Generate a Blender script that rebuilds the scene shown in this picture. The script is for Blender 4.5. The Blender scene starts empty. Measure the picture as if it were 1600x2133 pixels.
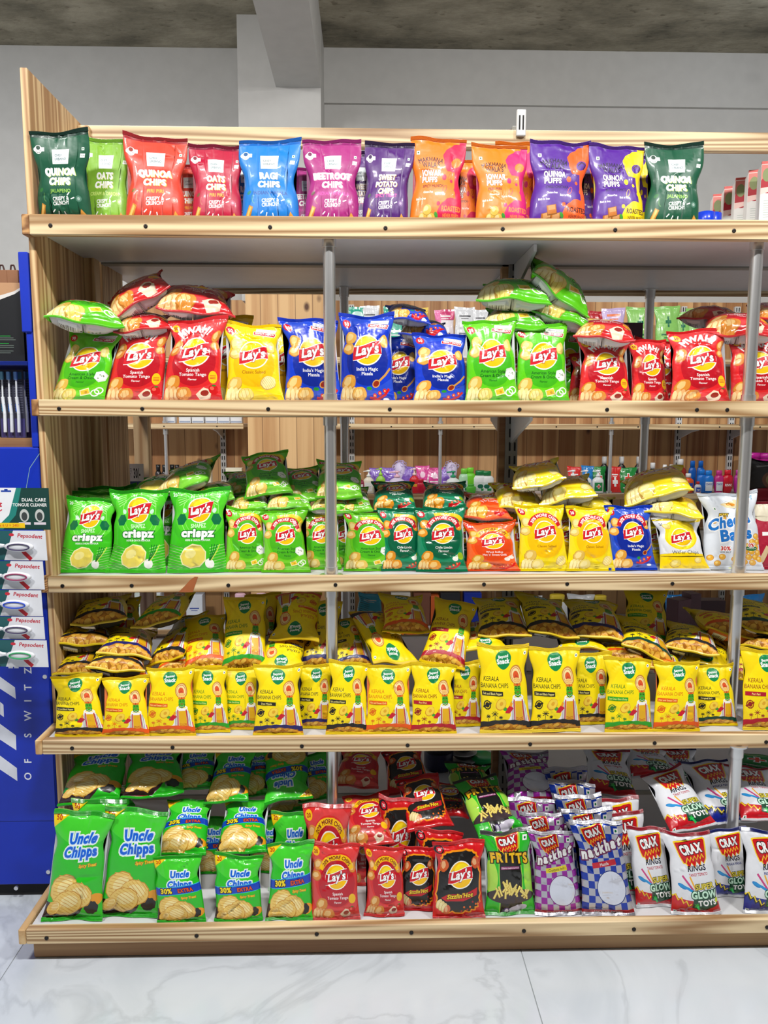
import bpy, math, random
import numpy as np
from mathutils import Vector, Matrix
from mathutils.geometry import delaunay_2d_cdt

SC = bpy.context.scene
COL = SC.collection
PI = math.pi

# ---------------------------------------------------------------- camera
F, CX, CY = 1602.0, 800.0, 1066.5
_dY = np.array([(760 - CX) / F, (CY - 873) / F, -1.0]); _dY /= np.linalg.norm(_dY)
_dX = np.array([1.0, .0014, 0.0]); _dX[2] = (_dX[0] * _dY[0] + _dX[1] * _dY[1]) / -_dY[2]; _dX /= np.linalg.norm(_dX)
_dZ = np.cross(_dX, _dY)
RW = np.array([_dX, _dY, _dZ])            # camera axes -> world axes
EYE = np.array([0.0, -1.92, 1.263])

def ray(px, py): return RW @ np.array([(px - CX) / F, (CY - py) / F, -1.0])
def at(px, py, Y):
    d = ray(px, py); t = (Y - EYE[1]) / d[1]; return EYE + t * d
def atz(px, py, z):
    d = ray(px, py); t = (z - EYE[2]) / d[2]; return EYE + t * d
def dist(p):
    c = RW.T @ (np.array(p) - EYE); return -c[2]
def xat(px, Y, z):
    """world x of the point at depth Y and height z that is seen at column px"""
    a = 0.0
    for _ in range(6):
        c = RW.T @ (np.array([a, Y, z]) - EYE)
        cur = CX + F * c[0] / -c[2]
        a += (px - cur) * -c[2] / F
    return a

cam_d = bpy.data.cameras.new('camera'); cam = bpy.data.objects.new('camera', cam_d); COL.objects.link(cam)
cam_d.sensor_fit = 'VERTICAL'; cam_d.sensor_height = 24.0; cam_d.lens = F / 2133.0 * 24.0
cam_d.clip_start = .02; cam_d.clip_end = 60
M = Matrix([list(RW[i]) + [EYE[i]] for i in range(3)] + [[0, 0, 0, 1]])
cam.matrix_world = M
SC.camera = cam

# ---------------------------------------------------------------- light
SC.view_settings.view_transform = 'Standard'; SC.view_settings.look = 'None'
SC.view_settings.gamma = 1.0; SC.view_settings.use_curve_mapping = False
SC.view_settings.exposure = -1.38
w = bpy.data.worlds.new('room_light'); SC.world = w; w.use_nodes = True
w.node_tree.nodes['Background'].inputs[0].default_value = (.80, .86, 1, 1)
w.node_tree.nodes['Background'].inputs[1].default_value = .05
SC.cycles.max_bounces = 5; SC.cycles.diffuse_bounces = 3; SC.cycles.glossy_bounces = 3
SC.cycles.transmission_bounces = 4; SC.cycles.transparent_max_bounces = 6

def area(name, loc, tgt, sx, sy, power, col=(1, 1, 1)):
    d = bpy.data.lights.new(name, 'AREA'); d.shape = 'RECTANGLE'; d.size = sx; d.size_y = sy; d.energy = power; d.color = col
    o = bpy.data.objects.new(name, d); COL.objects.link(o); o.location = loc
    o.rotation_euler = (Vector(tgt) - Vector(loc)).to_track_quat('-Z', 'Y').to_euler()
    return o
CEIL = 3.22
# ceiling lights over the aisle in front of the shelving
for i, (x, y) in enumerate(((-1.35, -1.45), (.15, -1.50), (1.65, -1.45))):
    area('aisle_ceiling_light', (x, y, 3.1), (x, y + .95, .9), .40, .12, 120, (1, .985, .96))
# ceiling lights above the shelving, for the far wall
for x, e in ((-.9, 27), (.7, 25), (2.3, 29)):
    area('rear_ceiling_light', (x, .75, 3.0), (x, 1.9, .7), .7, .12, e, (1, .97, .94))
pl_ = bpy.data.lights.new('hanging_bulb_light', 'POINT'); pl_.energy = 9; pl_.color = (.74, .86, 1); pl_.shadow_soft_size = .05
po = bpy.data.objects.new('hanging_bulb_light', pl_); COL.objects.link(po); po.location = (2.12, 1.85, 3.13)
area('left_ceiling_light', (-2.2, .9, 3.1), (-2.4, 1.6, 1.0), .5, .5, 60, (.93, .96, 1))

# ---------------------------------------------------------------- materials
def lin(c):
    """sRGB 0-255 -> linear"""
    r = []
    for v in c[:3]:
        v = v / 255.0
        r.append(v / 12.92 if v <= .04045 else ((v + .055) / 1.055) ** 2.4)
    return tuple(r) + (1.0,)
def newmat(name):
    m = bpy.data.materials.new(name); m.use_nodes = True
    nt = m.node_tree; return m, nt, nt.nodes['Principled BSDF']
def N(nt, t, **kw):
    n = nt.nodes.new(t)
    for k, v in kw.items():
        if k.startswith('i_'):
            key = k[2:]; n.inputs[int(key) if key.isdigit() else key.replace('_', ' ')].default_value = v
        else: setattr(n, k, v)
    return n
def ramp(nt, stops):
    r = N(nt, 'ShaderNodeValToRGB'); e = r.color_ramp.elements
    while len(e) < len(stops): e.new(.5)
    for el, (p, c) in zip(e, stops): el.position = p; el.color = c
    return r
_pl = {}
def plain(name, rgb, rough=.5, metal=0.0, coat=0.0, noise=.06, trans=0.0, alpha=1.0):
    k = (name, rgb, rough, metal, coat, trans, alpha)
    if k in _pl: return _pl[k]
    m, nt, b = newmat(name)
    c = lin(rgb)
    no = N(nt, 'ShaderNodeTexNoise'); no.inputs['Scale'].default_value = 14
    tc = N(nt, 'ShaderNodeTexCoord'); nt.links.new(tc.outputs['Object'], no.inputs['Vector'])
    r = ramp(nt, [(.3, tuple(x * (1 - noise) for x in c[:3]) + (1,)), (.7, tuple(min(1, x * (1 + noise)) for x in c[:3]) + (1,))])
    nt.links.new(no.outputs['Fac'], r.inputs[0]); nt.links.new(r.outputs[0], b.inputs['Base Color'])
    b.inputs['Roughness'].default_value = rough; b.inputs['Metallic'].default_value = metal
    b.inputs['Coat Weight'].default_value = coat
    b.inputs['Transmission Weight'].default_value = trans; b.inputs['Alpha'].default_value = alpha
    _pl[k] = m
    return m

def wood(name, axis, light, dark, ring=60.0, knots=False, rough=.55, plank=0.0, plank_axis=0, contrast=1.0):
    """pine: grain lines along `axis`; optional planks of width `plank` across plank_axis"""
    m, nt, b = newmat(name); L = nt.links
    tc = N(nt, 'ShaderNodeTexCoord'); ge = N(nt, 'ShaderNodeNewGeometry')
    src = ge.outputs['Position']
    oi = N(nt, 'ShaderNodeObjectInfo')
    addv = N(nt, 'ShaderNodeVectorMath', operation='ADD'); L.new(src, addv.inputs[0])
    cmb = N(nt, 'ShaderNodeCombineXYZ')
    mul = N(nt, 'ShaderNodeMath', operation='MULTIPLY'); L.new(oi.outputs['Random'], mul.inputs[0]); mul.inputs[1].default_value = 7.0
    for i in range(3): L.new(mul.outputs[0], cmb.inputs[i])
    L.new(cmb.outputs[0], addv.inputs[1])
    vec = addv.outputs[0]
    pid = None
    if plank:
        sp = N(nt, 'ShaderNodeSeparateXYZ'); L.new(src, sp.inputs[0])
        dv = N(nt, 'ShaderNodeMath', operation='DIVIDE'); L.new(sp.outputs[plank_axis], dv.inputs[0]); dv.inputs[1].default_value = plank
        fl = N(nt, 'ShaderNodeMath', operation='FLOOR'); L.new(dv.outputs[0], fl.inputs[0])
        fr = N(nt, 'ShaderNodeMath', operation='FRACT'); L.new(dv.outputs[0], fr.inputs[0])
        wn = N(nt, 'ShaderNodeTexWhiteNoise', noise_dimensions='1D'); L.new(fl.outputs[0], wn.inputs['W'])
        off = N(nt, 'ShaderNodeVectorMath', operation='MULTIPLY_ADD')
        L.new(wn.outputs['Color'], off.inputs[0]); off.inputs[1].default_value = (9, 9, 9); L.new(vec, off.inputs[2])
        vec = off.outputs[0]; pid = (wn.outputs['Value'], fr.outputs[0])
    sc = [1.0, 1.0, 1.0]; sc['XYZ'.index(axis)] = .022
    mp = N(nt, 'ShaderNodeMapping'); mp.inputs['Scale'].default_value = sc; L.new(vec, mp.inputs['Vector'])
    n1 = N(nt, 'ShaderNodeTexNoise'); n1.inputs['Scale'].default_value = 7; n1.inputs['Detail'].default_value = 2; L.new(mp.outputs[0], n1.inputs['Vector'])
    m1 = N(nt, 'ShaderNodeMath', operation='MULTIPLY'); m1.inputs[1].default_value = ring; L.new(n1.outputs['Fac'], m1.inputs[0])
    s1 = N(nt, 'ShaderNodeMath', operation='SINE'); L.new(m1.outputs[0], s1.inputs[0])
    n2 = N(nt, 'ShaderNodeTexNoise'); n2.inputs['Scale'].default_value = 160; n2.inputs['Detail'].default_value = 3; L.new(mp.outputs[0], n2.inputs['Vector'])
    ad = N(nt, 'ShaderNodeMath', operation='MULTIPLY_ADD'); L.new(s1.outputs[0], ad.inputs[0]); ad.inputs[1].default_value = .38 * contrast; ad.inputs[2].default_value = .28
    ad2 = N(nt, 'ShaderNodeMath', operation='MULTIPLY_ADD'); L.new(n2.outputs['Fac'], ad2.inputs[0]); ad2.inputs[1].default_value = .45; L.new(ad.outputs[0], ad2.inputs[2])
    r = ramp(nt, [(.15, lin(light)), (.95, lin(dark))]); L.new(ad2.outputs[0], r.inputs[0])
    out = r.outputs[0]
    if knots:
        v = N(nt, 'ShaderNodeTexVoronoi'); v.inputs['Scale'].default_value = 3.4
        mp2 = N(nt, 'ShaderNodeMapping'); s2 = [1.6, 1.0, 1.0]; s2['XYZ'.index(axis)] = 1.0; mp2.inputs['Scale'].default_value = s2
        L.new(vec, mp2.inputs['Vector']); L.new(mp2.outputs[0], v.inputs['Vector'])
        kr = ramp(nt, [(.045, (1, 1, 1, 1)), (.11, (0, 0, 0, 1))]); L.new(v.outputs['Distance'], kr.inputs[0])
        mx = N(nt, 'ShaderNodeMix', data_type='RGBA'); L.new(kr.outputs[0], mx.inputs[0]); L.new(out, mx.inputs[6]); mx.inputs[7].default_value = lin((96, 56, 30))
        out = mx.outputs[2]
    if plank:
        mx = N(nt, 'ShaderNodeMix', data_type='RGBA', blend_type='MULTIPLY'); mx.inputs[0].default_value = 1
        pr = ramp(nt, [(0, (.74, .70, .66, 1)), (1, (1, 1, 1, 1))]); L.new(pid[0], pr.inputs[0]); L.new(out, mx.inputs[6]); L.new(pr.outputs[0], mx.inputs[7])
        g = ramp(nt, [(0, (.25, .2, .16, 1)), (.035, (1, 1, 1, 1)), (.965, (1, 1, 1, 1)), (1, (.4, .3, .25, 1))]); L.new(pid[1], g.inputs[0])
        mx2 = N(nt, 'ShaderNodeMix', data_type='RGBA', blend_type='MULTIPLY'); mx2.inputs[0].default_value = 1
        L.new(mx.outputs[2], mx2.inputs[6]); L.new(g.outputs[0], mx2.inputs[7]); out = mx2.outputs[2]
    L.new(out, b.inputs['Base Color']); b.inputs['Roughness'].default_value = rough
    return m

def film(name, rough, coat=0.0, metal=0.0, bump=.0):
    m, nt, b = newmat(name); L = nt.links
    a = N(nt, 'ShaderNodeAttribute', attribute_name='print'); a.attribute_type = 'GEOMETRY'
    no = N(nt, 'ShaderNodeTexNoise'); no.inputs['Scale'].default_value = 30; no.inputs['Detail'].default_value = 3
    tc = N(nt, 'ShaderNodeTexCoord'); L.new(tc.outputs['Object'], no.inputs['Vector'])
    r = ramp(nt, [(.3, (.93, .93, .93, 1)), (.7, (1, 1, 1, 1))]); L.new(no.outputs['Fac'], r.inputs[0])
    mx = N(nt, 'ShaderNodeMix', data_type='RGBA', blend_type='MULTIPLY'); mx.inputs[0].default_value = 1
    L.new(a.outputs['Color'], mx.inputs[6]); L.new(r.outputs[0], mx.inputs[7]); L.new(mx.outputs[2], b.inputs['Base Color'])
    b.inputs['Roughness'].default_value = rough; b.inputs['Coat Weight'].default_value = coat; b.inputs['Coat Roughness'].default_value = .08
    b.inputs['Metallic'].default_value = metal
    if bump:
        n2 = N(nt, 'ShaderNodeTexNoise'); n2.inputs['Scale'].default_value = 38; n2.inputs['Detail'].default_value = 2; L.new(tc.outputs['Object'], n2.inputs['Vector'])
        bp = N(nt, 'ShaderNodeBump'); bp.inputs['Strength'].default_value = bump; bp.inputs['Distance'].default_value = .004
        L.new(n2.outputs['Fac'], bp.inputs['Height']); L.new(bp.outputs[0], b.inputs['Normal'])
    return m
FILM = {'gloss': film('glossy_printed_film', .27, .45, 0, .4), 'matte': film('matte_printed_film', .42, .08, 0, .25), 'foil': film('metallised_printed_film', .26, .5, .45, .6), 'card': film('printed_card', .5, .1)}

# ---------------------------------------------------------------- object helpers
def tag(o, label=None, cat=None, group=None, kind=None):
    if label: o['label'] = label
    if cat: o['category'] = cat
    if group: o['group'] = group
    if kind: o['kind'] = kind
    return o
def empty(name, loc, label=None, cat=None, group=None, rz=0):
    o = bpy.data.objects.new(name, None); COL.objects.link(o); o.location = loc; o.rotation_euler = (0, 0, rz); o.empty_display_size = .05
    return tag(o, label, cat, group)
class MB:
    """collects vertices and faces, builds one mesh object"""
    def __init__(s): s.v = []; s.f = []; s.m = []; s.sm = []
    def add(s, vs, fs, mi=0, smooth=False):
        b = len(s.v); s.v += [tuple(v) for v in vs]
        for f in fs: s.f.append(tuple(b + i for i in f)); s.m.append(mi); s.sm.append(smooth)
        return s
    def box(s, x0, x1, y0, y1, z0, z1, mi=0, bev=0.0):
        x0, x1 = sorted((x0, x1)); y0, y1 = sorted((y0, y1)); z0, z1 = sorted((z0, z1))
        b = min(bev, (x1 - x0) * .3, (y1 - y0) * .3, (z1 - z0) * .3)
        if b <= 0:
            vs = [(x, y, z) for x in (x0, x1) for y in (y0, y1) for z in (z0, z1)]
            return s.add(vs, [(0, 1, 3, 2), (4, 6, 7, 5), (0, 4, 5, 1), (2, 3, 7, 6), (0, 2, 6, 4), (1, 5, 7, 3)], mi)
        # chamfered box: 24 vertices
        c = [(x0, x1), (y0, y1), (z0, z1)]; idx = {}; vs = []
        for i in (0, 1):
            for j in (0, 1):
                for k in (0, 1):
                    for ax in range(3):
                        p = [c[0][i], c[1][j], c[2][k]]; q = (i, j, k)
                        for a2 in range(3):
                            if a2 != ax: p[a2] += b if q[a2] == 0 else -b
                        idx[(i, j, k, ax)] = len(vs); vs.append(tuple(p))
        fs = []
        for ax in range(3):
            o = [a for a in range(3) if a != ax]
            for e in (0, 1):
                q = []
                for (s0, s1) in ((0, 0), (1, 0), (1, 1), (0, 1)):
                    t = [0, 0, 0]; t[ax] = e; t[o[0]] = s0; t[o[1]] = s1; q.append(idx[(t[0], t[1], t[2], ax)])
                if (e == 1) == (ax == 1): q = q[::-1]
                fs.append(tuple(q))
        for ax in range(3):
            o = [a for a in range(3) if a != ax]
            for s0 in (0, 1):
                for s1 in (0, 1):
                    q = []
                    for e, a2 in ((0, o[0]), (1, o[0]), (1, o[1]), (0, o[1])):
                        t = [0, 0, 0]; t[ax] = e; t[o[0]] = s0; t[o[1]] = s1; q.append(idx[(t[0], t[1], t[2], a2)])
                    fs.append(tuple(q))
        for i in (0, 1):
            for j in (0, 1):
                for k in (0, 1): fs.append(tuple(idx[(i, j, k, a)] for a in range(3)))
        s.add(vs, fs, mi); s.fix = True
        return s
    def tube(s, p0, p1, r0, r1=None, n=20, mi=0, cap=True):
        r1 = r0 if r1 is None else r1
        p0 = Vector(p0); p1 = Vector(p1); q = (p1 - p0).to_track_quat('Z', 'Y')
        vs = []
        for p, r in ((p0, r0), (p1, r1)):
            for i in range(n): vs.append(p + q @ Vector((r * math.cos(2 * PI * i / n), r * math.sin(2 * PI * i / n), 0)))
        s.add(vs, [(i, (i + 1) % n, n + (i + 1) % n, n + i) for i in range(n)], mi, True)
        if cap:
            s.add(vs[:n], [tuple(range(n))[::-1]], mi); s.add(vs[n:], [tuple(range(n))], mi)
        return s
    def path(s, pts, r, n=8, mi=0):
        for a, b in zip(pts[:-1], pts[1:]): s.tube(a, b, r, n=n, mi=mi)
        return s
    def lathe(s, prof, n=24, c=(0, 0, 0), mi=0, sx=1.0, sy=1.0, smooth=True):
        vs = []
        for r, z in prof:
            for i in range(n): vs.append((c[0] + sx * r * math.cos(2 * PI * i / n), c[1] + sy * r * math.sin(2 * PI * i / n), c[2] + z))
        fs = []
        for k in range(len(prof) - 1):
            for i in range(n): fs.append((k * n + i, k * n + (i + 1) % n, (k + 1) * n + (i + 1) % n, (k + 1) * n + i))
        fs.append(tuple(range(n))[::-1]); fs.append(tuple((len(prof) - 1) * n + i for i in range(n)))
        return s.add(vs, fs, mi, smooth)
    def build(s, name, mats, parent=None, loc=None, rot=None):
        me = bpy.data.meshes.new(name); me.from_pydata(s.v, [], s.f)
        if not isinstance(mats, (list, tuple)): mats = [mats]
        for m in mats: me.materials.append(m)
        me.polygons.foreach_set('material_index', s.m); me.polygons.foreach_set('use_smooth', s.sm)
        me.update()
        if getattr(s, 'fix', False):
            import bmesh
            bm = bmesh.new(); bm.from_mesh(me); bmesh.ops.recalc_face_normals(bm, faces=bm.faces); bm.to_mesh(me); bm.free()
        o = bpy.data.objects.new(name, me); COL.objects.link(o)
        if parent is not None: o.parent = parent
        if loc is not None: o.location = loc
        if rot is not None: o.rotation_euler = rot
        return o
def struct(name, mb, mat, label=None):
    o = mb.build(name, mat); o['kind'] = 'structure'
    if label: o['label'] = label
    return o

# ---------------------------------------------------------------- printed designs
def cr2(a, b): return a[..., 0] * b[..., 1] - a[..., 1] * b[..., 0]
_gc = {}
_fc = bpy.data.curves.new('lettering', 'FONT'); _fo = bpy.data.objects.new('lettering', _fc); COL.objects.link(_fo)
def _bez(p0, h0, h1, p1, n):
    t = np.linspace(0, 1, n + 1)[:-1, None]
    return (1 - t) ** 3 * p0 + 3 * (1 - t) ** 2 * t * h0 + 3 * (1 - t) * t ** 2 * h1 + t ** 3 * p1
def glyphs(text, sp_=1.0):
    if (text, sp_) in _gc: return _gc[(text, sp_)]
    _fc.body = text; _fc.align_x = 'LEFT'; _fc.space_character = sp_
    dg = bpy.context.evaluated_depsgraph_get(); dg.update()
    ob = _fo.evaluated_get(dg); cu = ob.to_curve(dg)
    out = []
    for sp in cu.splines:
        bp = sp.bezier_points; n = len(bp); pts = []
        for i in range(n):
            a = bp[i]; b = bp[(i + 1) % n]
            p0, h0, h1, p1 = (np.array(q[:2]) for q in (a.co, a.handle_right, b.handle_left, b.co))
            d = p1 - p0; ln = np.hypot(*d) + 1e-9
            dev = max(abs(cr2(d, h0 - p0)), abs(cr2(d, h1 - p0))) / ln
            pts.append(_bez(p0, h0, h1, p1, 1 if dev < .004 else (2 if ln < .12 else 3)))
        out.append(np.vstack(pts))
    ob.to_curve_clear()
    _gc[(text, sp_)] = out
    return out
def offset(c, d):
    """push a closed contour outwards (solid outlines grow, holes shrink)"""
    k = np.hypot(*(c - np.roll(c, 1, 0)).T) > 1e-6; c = c[k]
    a = c - np.roll(c, 1, 0); b = np.roll(c, -1, 0) - c
    a /= np.hypot(*a.T)[:, None] + 1e-12; b /= np.hypot(*b.T)[:, None] + 1e-12
    na = np.stack([-a[:, 1], a[:, 0]], 1); nb = np.stack([-b[:, 1], b[:, 0]], 1)
    m = na + nb; l = np.hypot(*m.T)[:, None] + 1e-9; m /= l
    s = np.clip((m * na).sum(1), .5, 1)[:, None]
    return c - m * d / s
def circ(x, y, rx, ry=None, n=28, rot=0.0, rag=0.0, seed=0, k=5):
    ry = rx if ry is None else ry; t = np.linspace(0, 2 * PI, n, endpoint=False)
    r = 1 + rag * np.sin(k * t + seed) + rag * .6 * np.sin((k * 2 + 1) * t + 2.1 * seed)
    p = np.stack([rx * r * np.cos(t), ry * r * np.sin(t)], 1); c, s = math.cos(rot), math.sin(rot)
    return p @ np.array([[c, s], [-s, c]]) + (x, y)
def mixc(a, b, t): return tuple(a[i] * (1 - t) + b[i] * t for i in range(3))

class Design:
    def __init__(s, asp, base, film='gloss', seal=None, back=None):
        s.asp = asp; s.base = base; s.layers = []; s.film = film; s.seal = seal or base; s.back = back or (205, 207, 210); s.mesh = None
    def poly(s, pts, col): s.layers.append(([np.array(pts, float)], col)); return s
    def polys(s, cs, col): s.layers.append(([np.array(c, float) for c in cs], col)); return s
    def rect(s, x0, y0, x1, y1, col, rot=0):
        p = np.array([(x0, y0), (x1, y0), (x1, y1), (x0, y1)], float)
        if rot:
            m = p.mean(0); c, q = math.cos(rot), math.sin(rot); p = (p - m) @ np.array([[c, q], [-q, c]]) + m
        return s.poly(p, col)
    def ell(s, x, y, rx, ry, col, rot=0, n=28, rag=0, seed=0, k=5): return s.poly(circ(x, y, rx, ry, n, rot, rag, seed, k), col)
    def ring(s, x, y, rx, ry, w, col, n=30, a0=0, a1=2 * PI, rot=0):
        if a1 - a0 > 6.28:
            return s.polys([circ(x, y, rx, ry, n, rot), circ(x, y, rx - w, ry - w, n, rot)[::-1]], col)
        t = np.linspace(a0, a1, n)
        o = np.stack([x + rx * np.cos(t), y + ry * np.sin(t)], 1); i = np.stack([x + (rx - w) * np.cos(t), y + (ry - w) * np.sin(t)], 1)[::-1]
        return s.poly(np.vstack([o, i]), col)
    def line(s, pts, w, col):
        p = np.array(pts, float); d = np.gradient(p, axis=0); d /= np.hypot(*d.T)[:, None] + 1e-9; n = np.stack([-d[:, 1], d[:, 0]], 1) * w / 2
        return s.poly(np.vstack([p + n, (p - n)[::-1]]), col)
    def text(s, t, x, y, h, col, bold=0.02, sx=1.0, slant=0.0, rot=0.0, al='c', out=None, arc=None, maxw=None, wave=0):
        """x,y = anchor on the base line, h = capital height; arc=(cx,cy,r,mid angle)"""
        bold = bold if bold < .03 else .03 + (bold - .03) * .30
        g = glyphs(t, round(1 + max(0, bold) * 2.0, 2)); k = h / .70
        allp = np.vstack(g); x0, x1 = allp[:, 0].min(), allp[:, 0].max(); wd = (x1 - x0) * k * sx
        if maxw and wd > maxw: sx *= maxw / wd; wd = maxw
        ax = {'c': -(x0 + x1) / 2, 'l': -x0, 'r': -x1}[al]
        def lay(extra):
            r = []
            for c in g:
                c = offset(c, bold + extra / k) if (bold + extra) else c.copy()
                q = np.stack([(c[:, 0] + ax) * k * sx, c[:, 1] * k], 1); q[:, 0] += q[:, 1] * slant
                if wave: q[:, 1] += wave * np.sin(q[:, 0] / wd * 2 * PI)
                if arc:
                    cx, cy, R_, mid = arc; th = mid - q[:, 0] / R_; rr = R_ + q[:, 1]
                    q = np.stack([cx + rr * np.cos(th), cy + rr * np.sin(th)], 1)
                else:
                    co, si = math.cos(rot), math.sin(rot); q = q @ np.array([[co, si], [-si, co]]) + (x, y)
                r.append(q)
            return r
        if out:
            for (oc, ow) in out[::-1] if isinstance(out, list) else [out]: s.polys(lay(ow), oc)
        return s.polys(lay(0), col)
    def chip(s, x, y, r, c1=(235, 185, 70), rot=0.0, sq=.8, ridges=0, seed=1):
        dk = mixc(c1, (150, 80, 10), .45); lt = mixc(c1, (255, 245, 190), .55)
        s.ell(x, y, r, r * sq, dk, rot, 22, .03, seed)
        s.ell(x + r * .03, y + r * .05, r * .93, r * sq * .92, c1, rot, 20, .03, seed)
        s.ell(x - r * .15, y + r * .12, r * .6, r * sq * .5, lt, rot + .3, 14, .06, seed + 2)
        for i in range(ridges):
            t = -0.7 + 1.4 * (i + .5) / ridges; hh = r * sq * .85 * math.sqrt(max(.02, 1 - t * t))
            co, si = math.cos(rot), math.sin(rot)
            a = np.array([(t * r, -hh), (t * r + r * .05, 0), (t * r, hh)]) @ np.array([[co, si], [-si, co]]) + (x, y)
            s.line(a, r * .045, mixc(c1, (190, 120, 20), .55))
        return s
    def lays(s, x, y, r):
        """round yellow snack emblem with a red ribbon and white script"""
        s.ell(x, y, r * 1.07, r * .98, (250, 248, 240), n=32); s.ell(x, y, r * .99, r * .90, (252, 196, 8), n=32)
        s.ell(x + r * .1, y + r * .22, r * .72, r * .58, (255, 226, 30), n=24)
        t = np.linspace(-1, 1, 11)
        top = np.stack([x + t * r * 1.04, y + r * (.36 + .16 * t + .07 * np.sin(t * 2.6))], 1)
        bot = np.stack([x + t * r * 1.04, y + r * (-.42 + .14 * t + .10 * np.sin(t * 2.6 + .4))], 1)
        s.poly(np.vstack([top + (0, r * .05), (bot - (0, r * .05))[::-1]]), (250, 248, 240))
        s.poly(np.vstack([top, bot[::-1]]), (212, 22, 38))
        s.text("Lay's", x, y - r * .27, r * .60, (255, 255, 255), bold=.05, sx=.98, slant=.22, rot=.13, out=((150, 10, 26), r * .035), maxw=r * 1.86)
        return s
    def dot(s, x, y, w=.022, c=(0, 130, 60)):
        s.rect(x - w, y - w, x + w, y + w, (245, 245, 245)); s.ell(x, y, w * .5, w * .5, c, n=10); return s
    # --- 2-D mesh
    def tri(s):
        if s.mesh is not None: return s.mesh
        asp = s.asp; V = []; E = []
        gu = np.sin(np.linspace(-PI / 2, PI / 2, 25)) * .5 + .5; gu = .55 * gu + .45 * np.linspace(0, 1, 25)
        nv = int(24 * asp) + 1; gv = np.linspace(0, asp, nv)
        for j, b in enumerate(gv):
            for i, a in enumerate(gu): V.append((a, b))
        nu = len(gu)
        for i in range(nu - 1): E.append((i, i + 1)); E.append(((nv - 1) * nu + i, (nv - 1) * nu + i + 1))
        for j in range(nv - 1): E.append((j * nu, (j + 1) * nu)); E.append((j * nu + nu - 1, (j + 1) * nu + nu - 1))
        for cs, col in s.layers:
            for c in cs:
                if len(c) < 3: continue
                c = np.round(c, 5); keep = [0]
                for i in range(1, len(c)):
                    if np.abs(c[i] - c[keep[-1]]).max() > 4e-5: keep.append(i)
                c = c[keep]
                if len(c) < 3: continue
                b = len(V); V += [tuple(p) for p in c]; n = len(c)
                E += [(b + i, b + (i + 1) % n) for i in range(n)]
        r = delaunay_2d_cdt([Vector(p) for p in V], E, [], 0, 1e-5, False)
        P = np.array([tuple(v) for v in r[0]]); T = np.array(r[2], int)
        cen = P[T].mean(1)
        ok = (cen[:, 0] > 0) & (cen[:, 0] < 1) & (cen[:, 1] > 0) & (cen[:, 1] < asp)
        T = T[ok]; cen = cen[ok]
        ar = P[T]; a2 = cr2(ar[:, 1] - ar[:, 0], ar[:, 2] - ar[:, 0]); ok = np.abs(a2) > 1e-10
        T = T[ok]; cen = cen[ok]; a2 = a2[ok]; T[a2 < 0] = T[a2 < 0][:, ::-1]
        colr = np.tile(np.array(s.base[:3], float), (len(T), 1))
        for cs, col in s.layers:
            allp = np.vstack(cs); lo = allp.min(0); hi = allp.max(0)
            idx = np.where((cen[:, 0] >= lo[0]) & (cen[:, 0] <= hi[0]) & (cen[:, 1] >= lo[1]) & (cen[:, 1] <= hi[1]))[0]
            if not len(idx): continue
            q = cen[idx]; wn = np.zeros(len(q), int)
            for c in cs:
                l2 = c.min(0); h2 = c.max(0)
                k = np.where((q[:, 0] >= l2[0]) & (q[:, 0] <= h2[0]) & (q[:, 1] >= l2[1]) & (q[:, 1] <= h2[1]))[0]
                if not len(k): continue
                x, y = q[k, 0][:, None], q[k, 1][:, None]; a = c; b = np.roll(c, -1, 0)
                up = (a[None, :, 1] <= y) & (b[None, :, 1] > y); dn = (a[None, :, 1] > y) & (b[None, :, 1] <= y)
                cr = (b[None, :, 0] - a[None, :, 0]) * (y - a[None, :, 1]) - (x - a[None, :, 0]) * (b[None, :, 1] - a[None, :, 1])
                wn[k] += (up & (cr > 0)).sum(1) - (dn & (cr < 0)).sum(1)
            colr[idx[wn != 0]] = col[:3]
        # drop unused vertices
        u = np.unique(T); re = np.full(len(P), -1); re[u] = np.arange(len(u))
        s.mesh = (P[u], re[T], np.clip(colr, 0, 255).astype(np.uint8))
        return s.mesh

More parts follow.
